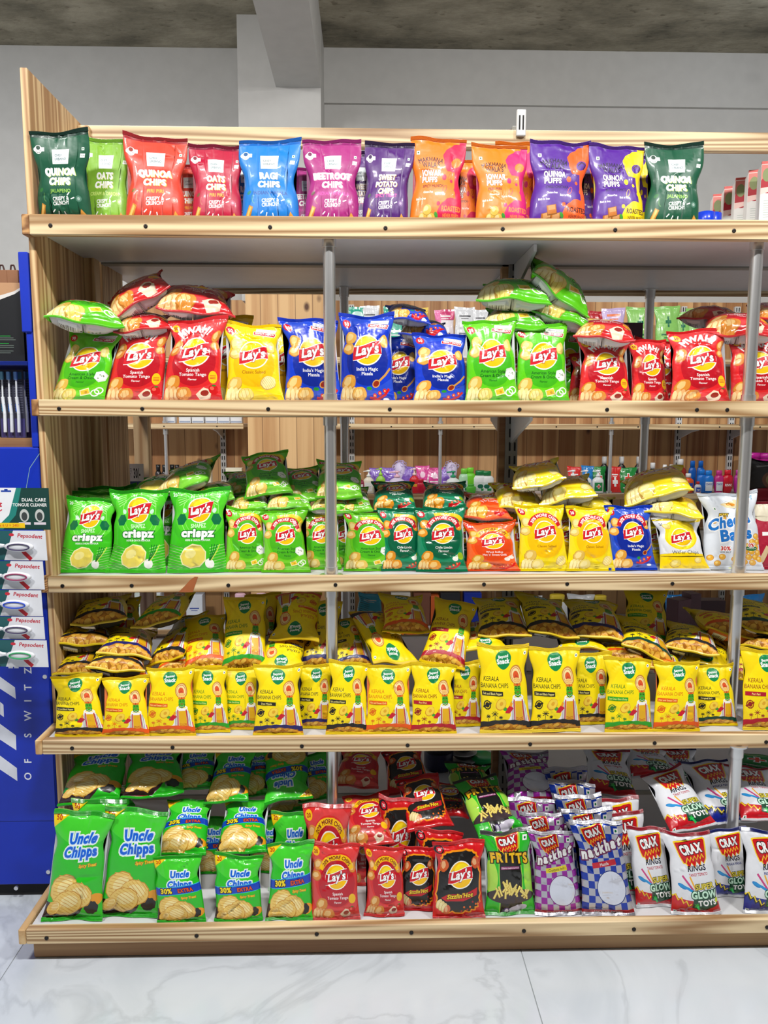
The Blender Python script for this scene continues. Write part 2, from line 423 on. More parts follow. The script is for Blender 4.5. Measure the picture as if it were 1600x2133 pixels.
# ---------------------------------------------------------------- the snack bag prints
W_ = (250, 250, 248); K_ = (22, 20, 20)
POT = (236, 200, 96)
DES = {}
def urbano(key, base, seal, l1, l2, flav, fcol, l0=None):
    d = Design(1.42, base, 'matte', seal, mixc(base, (20, 20, 20), .35))
    for i, x in enumerate((.13, .3, .47, .64, .81)): d.rect(x, .05, x + .004, 1.42, mixc(base, (0, 0, 0), .14))
    d.rect(0, 1.32, 1, 1.42, seal)
    d.text('GLUTEN', .13, 1.12, .028, W_, out=(W_, .018)); d.ell(.12, 1.13, .062, .07, W_); d.ell(.12, 1.16, .035, .035, mixc(base, (0, 0, 0), .3))
    d.text('GLUTEN', .12, 1.10, .022, mixc(base, (0, 0, 0), .4), maxw=.09); d.text('FREE', .12, 1.07, .022, mixc(base, (0, 0, 0), .4))
    d.dot(.9, 1.12); d.rect(.86, .99, .94, 1.05, W_); d.text('VEGAN', .9, 1.01, .02, base, maxw=.07)
    d.rect(.36, .90, .66, 1.13, W_); d.rect(.375, .915, .645, 1.115, (196, 222, 222)); d.rect(.385, .925, .635, 1.105, (226, 238, 238))
    d.text('CHEF', .41, 1.02, .038, (50, 74, 84), al='l', bold=.014); d.text('URBANO', .41, .96, .038, (50, 74, 84), al='l', bold=.014, maxw=.20)
    sh = mixc(fcol, (255, 220, 120), .3)
    if l0:
        for t, y in ((l0, .76), (l1, .64), (l2, .52)):
            d.text(t, .51, y - .008, .088, (240, 190, 80), .07, maxw=.66); d.text(t, .5, y, .088, W_, .07, maxw=.66)
    else:
        for t, y in ((l1, .73), (l2, .58)):
            d.text(t, .515, y - .01, .108, sh, .075, maxw=.80); d.text(t, .5, y, .108, W_, .075, maxw=.80); d.text(t, .5, y + .006, .100, W_, .05, maxw=.78)
    d.text(flav, .52, .455, .055, fcol, .05, maxw=.62)
    d.text('CRISPY &', .52, .335, .058, W_, .04, rot=.06, maxw=.3); d.text('CRUNCHY', .52, .265, .058, W_, .04, rot=.06, maxw=.3)
    for a in (-2.3, -1.9, -1.4, .4, .9): d.line([(.52 + .20 * math.cos(a), .30 + .14 * math.sin(a)), (.52 + .27 * math.cos(a), .30 + .2 * math.sin(a))], .018, W_)
    d.poly([(.05, .1), (.14, .3), (.21, .26), (.13, .06)], (205, 140, 50)); d.poly([(.08, .12), (.15, .28), (.18, .25), (.11, .09)], (240, 190, 100))
    d.poly([(.80, .06), (.86, .2), (.93, .12)], (215, 150, 60)); d.ell(.84, .36, .05, .05, mixc(base, W_, .25)); d.ell(.84, .36, .025, .025, mixc(base, W_, .6))
    d.ell(.13, .5, .04, .03, mixc(base, (60, 140, 40), .5), .6); d.ring(.24, .40, .06, .09, .02, mixc(base, (190, 220, 120), .35), a0=2.4, a1=4.6)
    DES[key] = d
urbano('cu_green', (20, 84, 58), (14, 52, 40), 'QUINOA', 'CHIPS', 'JALAPENO', (150, 200, 90))
urbano('cu_lime', (128, 178, 52), (118, 168, 48), 'OATS', 'CHIPS', 'CREAM & ONION', (200, 226, 120))
urbano('cu_coral', (214, 66, 46), (150, 28, 34), 'QUINOA', 'CHIPS', 'PIRI PIRI', (248, 170, 40))
urbano('cu_crimson', (178, 18, 56), (124, 12, 46), 'OATS', 'CHIPS', 'PIRI PIRI', (248, 170, 40))
urbano('cu_blue', (18, 122, 206), (14, 96, 178), 'RAGI', 'CHIPS', 'INDIAN MASALA', (8, 74, 150))
urbano('cu_magenta', (164, 36, 120), (140, 26, 104), 'BEETROOT', 'CHIPS', 'INDIAN MASALA', (214, 60, 160))
urbano('cu_purple', (78, 28, 112), (42, 18, 62), 'POTATO', 'CHIPS', 'SPICY TREAT', (206, 60, 160), 'SWEET')
def makhana(key, base, acc, ink, l1, flav, fcol, blob):
    d = Design(1.42, base, 'matte', mixc(base, (0, 0, 0), .15), mixc(acc, (10, 10, 10), .3))
    d.ell(.86, 1.08, .25, .24, acc, n=30, rag=.05); d.rect(.88, .2, 1, 1.42, acc); d.ell(.80, .15, .26, .27, acc, n=30, rag=.03); d.ell(.86, 1.0, .09, .08, base)
    d.line([(.80, 1.0), (.86, 1.06), (.93, 1.02), (.92, .94)], .02, blob)
    for x, y, r in ((.67, .76, .05), (.83, .70, .03), (.55, .33, .035), (.9, .55, .04)): d.ell(x, y, r, r, acc)
    for x, y in ((.80, .78), (.67, .56), (.92, .42)): d.ring(x, y, .075, .035, .008, acc if y < .7 else mixc(base, (90, 0, 20), .4), rot=1.0)
    d.dot(.15, 1.16, .028, (20, 90, 40))
    d.text('MAKHANA', .38, 1.02, .07, ink, .03, maxw=.44, arc=(.38, .4, .62, PI / 2)); d.text("WALA'S", .38, .92, .085, ink, .035, maxw=.34)
    d.text(l1, .17, .79, .088, W_, .07, al='l', maxw=.42, out=(mixc(base, (40, 0, 0), .3), .008)); d.text('PUFFS', .17, .68, .088, W_, .07, al='l', maxw=.34, out=(mixc(base, (40, 0, 0), .3), .008))
    d.text(flav, .20, .59, .048, fcol, .03, al='l', maxw=.44)
    d.text('Gluten-Free', .33, .50, .036, W_, .02, sx=.75); d.text('Rich in Fiber', .58, .46, .036, W_, .02, sx=.75); d.text('Rich in Iron', .20, .40, .036, W_, .02, sx=.75)
    c = (224, 178, 70) if base[0] > 200 else (190, 110, 30)
    for x, y in ((.26, .12), (.42, .11), (.34, .24)):
        if base[0] > 200: d.ell(x, y, .09, .085, mixc(c, K_, .35)); d.ell(x, y, .082, .078, c); d.ell(x - .02, y + .02, .04, .04, mixc(c, W_, .4))
        else: d.rect(x - .085, y - .08, x + .085, y + .08, mixc(c, K_, .3), .15); d.rect(x - .075, y - .06, x + .075, y + .075, c, .15); d.rect(x - .06, y, x + .06, y + .07, mixc(c, W_, .3), .15)
    d.ell(.52, .16, .03, .05, (60, 150, 50), .6)
    d.text('ROASTED', .80, .22, .075, blob, .04, maxw=.36); d.text('NEVER FRIED', .80, .13, .045, blob, .02, maxw=.30)
    DES[key] = d
makhana('mw_orange', (246, 122, 20), (206, 20, 74), (60, 14, 16), 'JOWAR', 'SPICY MUNCH', (90, 20, 20), (250, 140, 50))
makhana('mw_peri', (246, 128, 24), (214, 30, 110), (60, 14, 16), 'JOWAR', 'PERI PERI', (110, 20, 30), (250, 140, 60))
makhana('mw_purple', (84, 34, 146), (246, 96, 30), (26, 12, 48), 'QUINOA', 'CHILLI CHATAKA', (40, 16, 70), (60, 20, 20))
makhana('mw_yellow', (84, 34, 146), (246, 212, 10), (26, 12, 48), 'QUINOA', 'BUTTERY TOMATO', (40, 16, 70), (70, 30, 20))

def onion(d, x, y, k=1.0):
    d.poly([(x - .13 * k, y + .03 * k), (x + .02 * k, y + .08 * k), (x + .06 * k, y - .03 * k), (x - .10 * k, y - .07 * k)], (250, 240, 190)); d.poly([(x - .11 * k, y + .02 * k), (x + .02 * k, y + .06 * k), (x + .04 * k, y - .02 * k), (x - .09 * k, y - .05 * k)], (246, 206, 50))
    d.ell(x - .02 * k, y, .025 * k, .022 * k, (214, 160, 30), n=10)
    for a, b in ((.13, -.01), (.19, .03)): d.ring(x + a * k, y + b * k, .075 * k, .062 * k, .02 * k, (246, 240, 240), n=18, rot=.4)
def bowl(d, x, y, k=1.0):
    d.poly(circ(x, y, .12 * k, .12 * k, 6, .3), (226, 232, 226)); d.ell(x, y, .095 * k, .085 * k, (246, 246, 240))
    for a in range(5): d.ell(x + .05 * k * math.cos(a * 1.9), y + .04 * k * math.sin(a * 2.3), .014 * k, .01 * k, (90, 120, 60), n=6)
def tomato(d, x, y, k=1.0):
    d.poly([(x - .16 * k, y), (x - .04 * k, y + .10 * k), (x + .08 * k, y + .06 * k), (x + .03 * k, y - .06 * k), (x - .1 * k, y - .09 * k)], (232, 214, 186)); d.ell(x - .03 * k, y + .02 * k, .06 * k, .04 * k, (150, 40, 30), .3)
    d.ell(x + .10 * k, y + .07 * k, .07 * k, .07 * k, (200, 20, 24)); d.ell(x + .08 * k, y + .09 * k, .03 * k, .025 * k, (240, 100, 80)); d.ell(x + .11 * k, y + .13 * k, .03 * k, .012 * k, (40, 130, 40))
def chilli(d, x, y, k=1.0):
    d.line([(x - .16 * k, y - .04 * k), (x - .04 * k, y - .06 * k), (x + .08 * k, y + .0 * k), (x + .15 * k, y + .08 * k)], .035 * k, (206, 22, 30))
    for a in (-.08, .0, .08): d.ell(x + a * k, y + .02 * k + a * .4 * k, .028 * k, .03 * k, (220, 40, 30)); d.ell(x + a * k, y + .02 * k + a * .4 * k, .012 * k, .014 * k, (250, 190, 120))
def garlic(d, x, y, k=1.0):
    for a, b in ((0, 0), (.09, .05)): d.ell(x + a * k, y + b * k, .055 * k, .045 * k, (244, 240, 230)); d.line([(x + a * k, y + b * k), (x + (a + .03) * k, y + (b + .07) * k)], .015 * k, (240, 236, 220))
def spoon(d, x, y, k=1.0):
    d.line([(x, y), (x + .12 * k, y + .10 * k), (x + .2 * k, y + .2 * k)], .03 * k, (206, 150, 70)); d.ell(x - .03 * k, y - .02 * k, .065 * k, .05 * k, (214, 160, 80), .6); d.ell(x - .03 * k, y - .02 * k, .05 * k, .036 * k, (150, 40, 16), .6)
def lay20(key, base, ring, band, btxt, flav, fcol, c1, extra, badge=((206, 20, 38), W_), seal=None, strip=None):
    d = Design(1.40, base, 'gloss', seal or base)
    d.ell(.55, .74, .62, .66, mixc(base, W_, .12)); d.ell(.55, .76, .47, .50, base); d.ell(.55, .70, .40, .42, ring)
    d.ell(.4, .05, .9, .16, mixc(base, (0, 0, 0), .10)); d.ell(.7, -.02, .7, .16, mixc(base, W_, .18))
    if strip: d.ring(.55, .70, .60, .60, .07, strip, a0=.7, a1=1.9)
    d.chip(.13, 1.03, .12, c1, .3); d.chip(.10, .84, .11, mixc(c1, (200, 120, 30), .2), -.3); d.chip(.93, .98, .10, c1, 1.2)
    d.ring(.55, .80, .45, .43, .10, band, n=26, a0=.42, a1=PI - .42)
    d.text('20% MORE CHIPS', 0, 0, .058, btxt, .05, arc=(.55, .80, .352, PI / 2), maxw=.70)
    d.ell(.11, 1.25, .075, .072, badge[0], n=20); d.text('20', .11, 1.222, .055, badge[1], .04)
    d.lays(.55, .83, .235)
    for i, t in enumerate(flav):
        d.text(t, .57, .50 - .075 * i, .052 if i < 2 else .036, fcol, .012, maxw=.5)
    d.chip(.22, .33, .13, mixc(c1, (200, 130, 30), .35), .6, .9)
    for i, x in enumerate((.10, .17, .24)): d.chip(x, .15 - .01 * i, .12, mixc(c1, W_, .25), 1.3, .5, 0, i)
    d.chip(.36, .14, .13, c1, .2, .9, 0, 4)
    extra(d); DES[key] = d
    return d
G_ = (104, 206, 22)
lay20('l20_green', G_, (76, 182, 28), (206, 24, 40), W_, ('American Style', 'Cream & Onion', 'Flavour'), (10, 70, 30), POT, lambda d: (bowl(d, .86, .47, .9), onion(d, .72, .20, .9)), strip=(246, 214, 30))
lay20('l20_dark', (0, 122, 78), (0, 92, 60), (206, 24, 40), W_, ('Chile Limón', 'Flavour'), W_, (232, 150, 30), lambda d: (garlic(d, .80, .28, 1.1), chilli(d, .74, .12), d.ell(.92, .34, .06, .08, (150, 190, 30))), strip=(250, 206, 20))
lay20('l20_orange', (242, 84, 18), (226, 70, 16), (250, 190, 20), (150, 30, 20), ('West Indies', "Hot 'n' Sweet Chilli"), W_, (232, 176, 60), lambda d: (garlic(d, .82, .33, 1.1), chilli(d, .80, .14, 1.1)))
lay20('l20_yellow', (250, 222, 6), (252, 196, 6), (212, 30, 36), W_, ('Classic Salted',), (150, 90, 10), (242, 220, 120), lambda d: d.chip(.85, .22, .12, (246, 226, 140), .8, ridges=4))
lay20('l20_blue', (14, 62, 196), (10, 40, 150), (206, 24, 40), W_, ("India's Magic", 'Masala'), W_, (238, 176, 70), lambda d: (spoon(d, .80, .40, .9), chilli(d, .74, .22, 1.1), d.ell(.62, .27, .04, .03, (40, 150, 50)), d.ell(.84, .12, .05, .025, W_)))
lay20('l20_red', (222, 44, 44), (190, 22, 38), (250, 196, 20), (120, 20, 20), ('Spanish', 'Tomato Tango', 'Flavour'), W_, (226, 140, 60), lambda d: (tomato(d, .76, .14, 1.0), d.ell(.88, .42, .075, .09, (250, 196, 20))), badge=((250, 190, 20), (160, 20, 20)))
def lay50(key, base, ring, flav, fcol, c1, extra, price='50', mwah=False, badge=((206, 20, 38), W_)):
    d = Design(1.50, base, 'gloss', base)
    for i, r in enumerate((.80, .62)): d.ell(.52, .80, r, r * .9, mixc(base, W_, .10) if i == 0 else base)
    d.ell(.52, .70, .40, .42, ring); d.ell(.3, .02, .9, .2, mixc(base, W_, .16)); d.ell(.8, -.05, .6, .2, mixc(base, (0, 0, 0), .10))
    if mwah:
        d.chip(.13, .98, .12, c1, 1.2); d.chip(.12, .90, .10, mixc(c1, (180, 80, 20), .3), .5); d.chip(.92, 1.15, .10, c1, 1.4); d.chip(.92, .99, .09, c1, .4)
        d.text('MWAH!', 0, 0, .12, W_, .10, arc=(.50, .84, .41, PI / 2 + .08), maxw=.56)
        [d.ring(.50, .84, .395, .395, .016, (110, 10, 24), n=5, a0=a, a1=a + .07) for a in np.arange(.95, 2.2, .11)]
        d.ell(.88, .44, .075, .11, (250, 196, 20)); [d.rect(.83, y, .93, y + .012, (206, 70, 30)) for y in (.41, .435, .46)]
    else:
        d.chip(.15, 1.08, .13, c1, .3); d.chip(.14, .90, .12, mixc(c1, (190, 110, 30), .2), -.4); d.chip(.88, 1.02, .11, c1, 1.4)
        d.rect(.57, 1.33, .92, 1.39, W_, -.16); d.text('GREAT FLAVOUR', .75, 1.34, .03, (150, 150, 170), .01, rot=-.16, maxw=.29)
        d.rect(.52, 1.25, .93, 1.325, W_, -.16); d.rect(.53, 1.258, .92, 1.317, (200, 20, 40), -.16); d.text('PERFECT CRUNCH', .725, 1.275, .034, W_, .03, rot=-.16, maxw=.34)
    d.ell(.12, 1.32, .075, .07, badge[0], n=20); d.text(price, .12, 1.294, .055, badge[1], .04)
    d.lays(.52, .88, .27)
    for i, t in enumerate(flav): d.text(t, .52, .53 - .075 * i, .056 if i < 2 else .036, fcol, .014, maxw=.52)
    d.chip(.16, .34, .15, mixc(c1, (210, 130, 30), .35), .7, .8)
    for i, x in enumerate((.08, .16, .24)): d.chip(x, .16 - .015 * i, .14, mixc(c1, W_, .3), 1.35, .45, 0, i)
    d.chip(.36, .15, .14, c1, .2, .85, 3, 4)
    extra(d); DES[key] = d
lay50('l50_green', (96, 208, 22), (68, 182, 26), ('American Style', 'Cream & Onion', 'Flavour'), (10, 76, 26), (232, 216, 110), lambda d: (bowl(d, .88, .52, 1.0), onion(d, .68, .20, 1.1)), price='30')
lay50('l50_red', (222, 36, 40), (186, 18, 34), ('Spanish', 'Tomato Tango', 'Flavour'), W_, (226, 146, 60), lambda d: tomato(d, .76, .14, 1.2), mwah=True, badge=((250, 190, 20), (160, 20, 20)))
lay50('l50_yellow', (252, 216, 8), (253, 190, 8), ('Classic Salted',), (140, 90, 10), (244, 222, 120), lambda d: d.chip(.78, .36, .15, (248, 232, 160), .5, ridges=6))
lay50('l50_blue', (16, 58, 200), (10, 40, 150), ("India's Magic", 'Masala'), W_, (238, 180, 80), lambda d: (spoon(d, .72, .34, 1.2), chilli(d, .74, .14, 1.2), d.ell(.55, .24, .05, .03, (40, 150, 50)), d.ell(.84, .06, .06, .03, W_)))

d = Design(1.36, (62, 196, 30), 'gloss', (40, 160, 28)); DES['crispz'] = d
d.ell(.55, .98, .50, .42, (86, 214, 44)); d.ring(.55, .92, .37, .36, .012, (160, 240, 120)); d.ring(.55, .92, .30, .30, .008, (150, 236, 110))
for sx_ in (-1, 1):
    for i in range(9): d.line([(.5 + sx_ * .24, .40 - .045 * i), (.5 + sx_ * .50, .46 - .045 * i)], .010, (170, 240, 140))
    for i in range(5): d.line([(.5 + sx_ * .20, 1.16 + .03 * i), (.5 + sx_ * .36, 1.08 + .04 * i)], .010, (180, 240, 150))
    d.poly(circ(.5 + sx_ * .34 + .03, .86, .10, .10, 6), (8, 112, 66)); d.ell(.5 + sx_ * .3 + .03, 1.0, .04, .04, (210, 240, 220))
d.lays(.54, 1.02, .22); d.text('20', .10, 1.22, .05, W_, .02)
d.text('SHAPEZ', .53, .73, .065, (214, 250, 200), .04, rot=.03, maxw=.28); d.text('crispz', .52, .585, .125, W_, .14, sx=1.25, out=((30, 130, 40), .014), maxw=.58)
d.text('HERB & ONION FLAVOUR', .53, .515, .03, W_, .02, maxw=.46)
d.poly(circ(.45, .27, .24, .20, 9, .3), (250, 244, 190)); d.poly(circ(.45, .27, .22, .18, 9, .3), (240, 220, 96)); d.ell(.40, .31, .10, .07, (250, 238, 150), .3)
d.ell(.72, .15, .075, .08, W_)
for i in range(4): d.line([(.72 + .01 * i, .2), (.77 + .03 * i, .34), (.79 + .045 * i, .46)], .014, (10, 110, 40) if i < 3 else (220, 230, 80))

d = Design(1.38, (226, 228, 232), 'gloss', (240, 240, 240)); DES['wafer'] = d
d.rect(0, 1.28, 1, 1.38, (246, 214, 20)); d.ell(.85, 1.3, .4, .1, (250, 220, 30)); d.ell(.3, .95, .10, .16, (250, 226, 60), .3)
d.rect(0, 0, 1, .36, (250, 216, 8)); d.ell(.5, .36, .6, .09, (250, 216, 8), rag=.04); d.ell(.5, .90, .40, .38, (250, 216, 8)); d.ell(.5, .86, .33, .33, (252, 232, 40))
d.lays(.5, .84, .24); d.text('Wafer Chips', .55, .42, .085, (30, 30, 34), .0, maxw=.72); d.text('20', .12, 1.15, .06, (30, 30, 34), .02)
d.chip(.2, 1.12, .09, (240, 210, 110)); d.chip(.3, .18, .12, (236, 210, 90), .5); d.chip(.8, .26, .09, (240, 216, 120), .4)

d = Design(1.42, (226, 232, 240), 'gloss', (214, 220, 228)); DES['cheese'] = d
for x, y in ((.84, .52), (.92, .62), (.76, .44), (.9, .42), (.82, .34), (.70, .34), (.94, .32), (.88, .24), (.76, .24), (.64, .26), (.52, .2), (.68, .15), (.82, .14), (.95, .2), (.95, .52), (.3, .95), (.14, .9), (.1, .22), (.22, .12), (.3, .24)):
    d.ell(x, y, .06, .055, (196, 124, 30)); d.ell(x, y, .053, .05, (240, 180, 60)); d.ell(x - .015, y + .015, .022, .02, (252, 220, 130))
d.text('PEPPY', .30, .98, .05, (246, 206, 20), .05, slant=.2, out=((60, 60, 60), .01)); d.text('Cheese', .46, .80, .20, (30, 120, 206), .09, rot=.22, slant=.1, out=(W_, .022), maxw=.80); d.text('Balls', .56, .56, .20, (30, 120, 206), .09, rot=.14, out=(W_, .022), maxw=.56)
d.text('30%', .36, .36, .07, (210, 40, 30), .05, out=(W_, .012)); d.text('LESS SALT', .36, .31, .03, (50, 50, 60), .02); d.ell(.82, .40, .11, .045, (20, 110, 60)); d.text('0%', .82, .43, .06, (200, 30, 30), .05, out=(W_, .012)); d.text('cholesterol', .82, .385, .028, W_, .0)
d.text('SM', .84, 1.28, .06, (40, 150, 210), .05); d.dot(.16, 1.12, .03); d.poly([(.3, 1.2), (.6, 1.3), (.8, 1.22), (.7, 1.13), (.4, 1.14)], (240, 220, 170)); d.ell(.5, 1.2, .08, .03, (230, 150, 40)); d.rect(0, 0, 1, .04, (220, 224, 60))

def kerala(key, band, ink, flav, k=0):
    d = Design(1.38, (252, 220, 0), 'matte', (236, 202, 6), (44, 44, 46) if sum(band) < 260 else mixc(band, (240, 240, 240), .25))
    d.ell(.5, .6, .5, .6, (254, 228, 4))
    # rows of palms, arm holding a banana chip
    for px_, py_, h in ((.14, .24, .09), (.27, .26, .14), (.39, .23, .08)):
        d.line([(px_ + .01, .15), (px_, py_ - .02), (px_, py_ + h * .4)], .010, ink)
        for a in (.2, .9, 1.6, 2.3, 2.95, 3.8, 5.6): d.line([(px_, py_ + h * .4), (px_ + .045 * math.cos(a) * h * 11, py_ + h * .4 + .035 * math.sin(a) * h * 11)], .012, ink)
    # the robe
    d.poly([(.30, .13), (.56, .24), (.62, .34), (.60, .13)], W_); d.poly([(.38, .13), (.58, .22), (.60, .13)], (200, 30, 50))
    d.poly([(.99, .13), (.97, .28), (.90, .36), (.92, .13)], (232, 60, 100))
    d.poly([(.58, .13), (.60, .40), (.66, .58), (.88, .58), (.94, .42), (.97, .13)], (244, 242, 238))
    for x in (.615, .645, .90, .93): d.line([(x, .14), (x + (.02 if x < .7 else -.02), .52)], .010, (120, 120, 130))
    for x in (.67, .875): d.line([(x, .13), (x + (.015 if x < .7 else -.015), .55)], .022, (196, 26, 36))
    d.poly([(.69, .13), (.70, .52), (.85, .52), (.86, .13)], (236, 180, 20))
    for i in range(5): d.line([(.70, .17 + .025 * i), (.77, .15 + .025 * i), (.85, .17 + .025 * i)], .008, (190, 50, 20))
    d.ell(.775, .16, .05, .03, (180, 30, 30)); d.ring(.775, .58, .12, .05, .03, W_, n=18)
    # sleeve and hand
    d.line([(.63, .44), (.55, .37), (.49, .38)], .09, (204, 24, 46)); d.ell(.48, .40, .04, .03, (60, 160, 50)); d.line([(.63, .50), (.60, .44)], .05, (240, 160, 30))
    d.ell(.40, .47, .12, .085, (220, 150, 30), .5, rag=.02); d.ell(.405, .475, .108, .075, (250, 214, 70), .5); d.ell(.41, .48, .04, .03, (228, 170, 40), .5)
    # face and tall head-dress
    d.ell(.775, .92, .145, .155, (206, 140, 50), n=36, rag=.02, k=18); d.ell(.775, .92, .122, .132, (248, 226, 160)); d.ring(.775, .92, .108, .118, .012, (214, 120, 60)); d.ell(.775, .91, .066, .075, (226, 90, 40))
    d.poly([(.71, .80), (.735, .89), (.775, .93), (.815, .89), (.84, .80)], (206, 70, 40)); d.poly([(.71, .80), (.74, .88), (.81, .88), (.84, .80)], (240, 180, 110))
    for i in range(3): d.line([(.70, .80 + .03 * i), (.775, .815 + .03 * i), (.85, .80 + .03 * i)], .010, (250, 220, 120))
    d.ell(.775, .70, .072, .095, (70, 170, 40)); d.rect(.70, .755, .85, .79, (232, 120, 30)); d.poly([(.76, .79), (.79, .79), (.775, .73)], (200, 30, 30))
    for q in (-1, 1): d.ell(.775 + q * .03, .715, .018, .008, K_, n=10); d.line([(.775 + q * .012, .74), (.775 + q * .05, .745)], .008, K_)
    d.line([(.75, .665), (.775, .655), (.80, .665)], .012, (190, 20, 30)); d.line([(.71, .66), (.72, .61), (.775, .585), (.83, .61), (.84, .66)], .02, (40, 120, 30))
    # head-line, badge, ribbon
    d.text('KERALA', .05 if k else .07, .83, .072, ink, .008, al='l', maxw=.32); d.text('BANANA CHIPS', .02, .725, .072, ink, .008, al='l', maxw=.56)
    d.rect(.03, .60, .46, .67, band if sum(band) > 200 else (34, 34, 34), -.02); d.text(flav, .245, .618, .036, (255, 240, 150), .01, rot=-.02, maxw=.38)
    d.ell(.12, .46, .075, .075, ink, n=20, rag=.03, k=9); d.ring(.12, .46, .055, .055, .012, (250, 214, 8), n=18); d.rect(.03, .445, .21, .475, ink, .4)
    d.ell(.5, 1.16, .155, .15, (0, 134, 74), n=26, rag=.025, k=3); d.text('Beyond', .5, 1.19, .045, W_, .05, rot=.1, maxw=.19); d.text('Snack', .5, 1.10, .075, W_, .09, rot=.06, maxw=.25)
    d.ell(.93, 1.25, .028, .03, W_); d.ell(.93, 1.25, .013, .014, (0, 90, 90), n=8)
    # bottom band with banana chips
    t = np.linspace(0, 1, 22); d.poly(np.vstack([np.stack([t, .185 + .045 * np.sin(t * 3.0) + .006 * np.sin(t * 31)], 1), [(1, 0), (0, 0)]]), band)
    d.poly(np.vstack([np.stack([t, .085 + .08 * np.sin(t * 3.1) + .010 * np.sin(t * 26)], 1), [(1, 0), (0, 0)]]), (196, 130, 30))
    rr = random.Random(5)
    for i in range(26):
        x = .05 + .9 * ((i * .37) % 1); y = rr.uniform(.02, .055 + .075 * math.sin(x * 3.1)); d.ell(x, y, .07, .035, (176, 110, 20), rr.uniform(-.5, .5), 14); d.ell(x, y + .004, .062, .029, (240, 192, 74) if i % 2 else (228, 166, 50), rr.uniform(-.4, .4), 14)
    DES[key] = d
kerala('k_black', (30, 30, 34), (30, 28, 20), 'Salt and Black Pepper')
kerala('k_orange', (238, 92, 16), (226, 110, 10), 'Hot and Sweet Chilli')
kerala('k_green', (40, 166, 40), (60, 130, 30), 'Sour Cream, Onion & Parsley')
kerala('k_navy', (30, 30, 106), (28, 24, 40), 'Desi Masala')
kerala('k_red', (184, 18, 46), (150, 30, 16), 'Peri Peri')
kerala('k_teal', (10, 66, 48), (26, 28, 20), 'Original Style')

def uncle(key, big):
    d = Design(1.72 if big else 1.42, (40, 196, 34), 'gloss', (30, 170, 30)); A = d.asp
    d.ell(.6, A - .2, .6, .3, (70, 214, 50)); d.poly([(0, A), (.34, A), (0, A - .26)], (250, 214, 10)); d.text('50' if big else '20', .10, A - .15, .07, (190, 40, 20), .03)
    y = A - .46 if big else A - .42; h = .15 if big else .125
    def two(x, yy, h, mw, t):
        d.text(t, x, yy, h, (10, 80, 200), .10, slant=.14, rot=.03, maxw=mw, out=[((190, 230, 255), .012), (W_, .026)])
        d.text(t, x, yy, h, (20, 100, 220), .08, slant=.14, rot=.03, maxw=mw)
    two(.58, y, h, .60, 'Uncle'); two(.56, y - .20, h, .80, 'Chipps')
    if not big:
        t = np.linspace(0, 1, 14); c = y - .32 + .10 * t
        d.poly(np.vstack([np.stack([t, c + .085], 1), np.stack([t, c - .085], 1)[::-1]]), (60, 190, 230)); d.poly(np.vstack([np.stack([t, c + .07], 1), np.stack([t, c - .075], 1)[::-1]]), (14, 66, 190))
        d.text('30%', .26, y - .335, .10, (250, 220, 20), .09, rot=.07, out=((10, 10, 30), .014), maxw=.36); d.text('EXTRA', .68, y - .30, .075, (230, 80, 30), .06, rot=.09, out=((40, 10, 60), .010), maxw=.32)
        yt = y - .44
    else: yt = y - .36
    d.text('Spicy Treat', .72, yt, .045, (250, 220, 20), .04, slant=.2, rot=.05, out=((180, 60, 20), .006), maxw=.34)
    b = .52 if big else .34
    d.poly([(0, 0), (.45, 0), (.62, .14), (.70, .30), (.5, .34), (0, .32)], (50, 24, 28)); d.rect(.02, .03, .42, .07, (150, 20, 40), .05); d.text('I Love Uncle Chipps', .22, .035, .022, W_, maxw=.36)
    d.ell(.88, b * .7, .13, .10, (240, 160, 20), .3); d.ell(.82, .24, .12, .11, (26, 24, 26), rag=.05, k=8)
    for cx_, cy_, r, q in ((.30, b + .04, .27, .5), (.58, b * .86, .26, -.2), (.40, b * .62, .26, .15), (.16, b * .46, .13, .8)):
        d.ell(cx_, cy_, r, r * .82, (206, 146, 40), q, 30, .03, r * 9, 12); d.ell(cx_, cy_, r * .95, r * .77, (244, 208, 110), q, 26, .02, r * 9, 12); d.ell(cx_ + .03, cy_ + .03, r * .6, r * .4, (252, 232, 160), q, 20)
        for i in range(8):
            u = -.8 + 1.6 * (i + .5) / 8; hh = r * .72 * math.sqrt(1 - u * u); co, si = math.cos(q + .9), math.sin(q + .9)
            a = np.array([(u * r, -hh), (u * r + .012, 0), (u * r, hh)]) @ np.array([[co, si], [-si, co]]) + (cx_, cy_); d.line(a, .010, (222, 166, 66))
    DES[key] = d
uncle('uc_big', True); uncle('uc_small', False)

d = Design(1.42, (214, 22, 30), 'gloss', (206, 20, 30)); DES['sizzlin'] = d
t = np.linspace(0, 2 * PI, 70, endpoint=False)
for k_, c_ in ((1.06, (250, 150, 20)), (1.0, (26, 24, 24))):
    r_ = 1 + .035 * np.abs(np.sin(t * 11)) + .03 * np.sin(t * 23)
    d.poly(np.stack([.5 + .43 * k_ * r_ * np.sign(np.cos(t)) * np.abs(np.cos(t)) ** .6, .70 + .53 * k_ * r_ * np.sign(np.sin(t)) * np.abs(np.sin(t)) ** .55], 1), c_)
d.chip(.14, 1.0, .12, (206, 90, 40), 1.0); d.chip(.86, 1.04, .11, (206, 84, 40), 2.0); d.lays(.53, .84, .25)
d.poly([(.15, .42), (.3, .50), (.6, .49), (.9, .60), (.88, .46), (.6, .36), (.25, .36)], (200, 20, 30)); d.text("Sizzlin'Hot", .53, .425, .08, (250, 214, 30), .05, slant=.25, rot=.08, out=((90, 0, 10), .010), maxw=.58)
for i in range(4): d.chip(.12 + .05 * i, .30 - .035 * i, .10, (236, 216, 150) if i < 3 else (222, 110, 70), 1.2, .6)
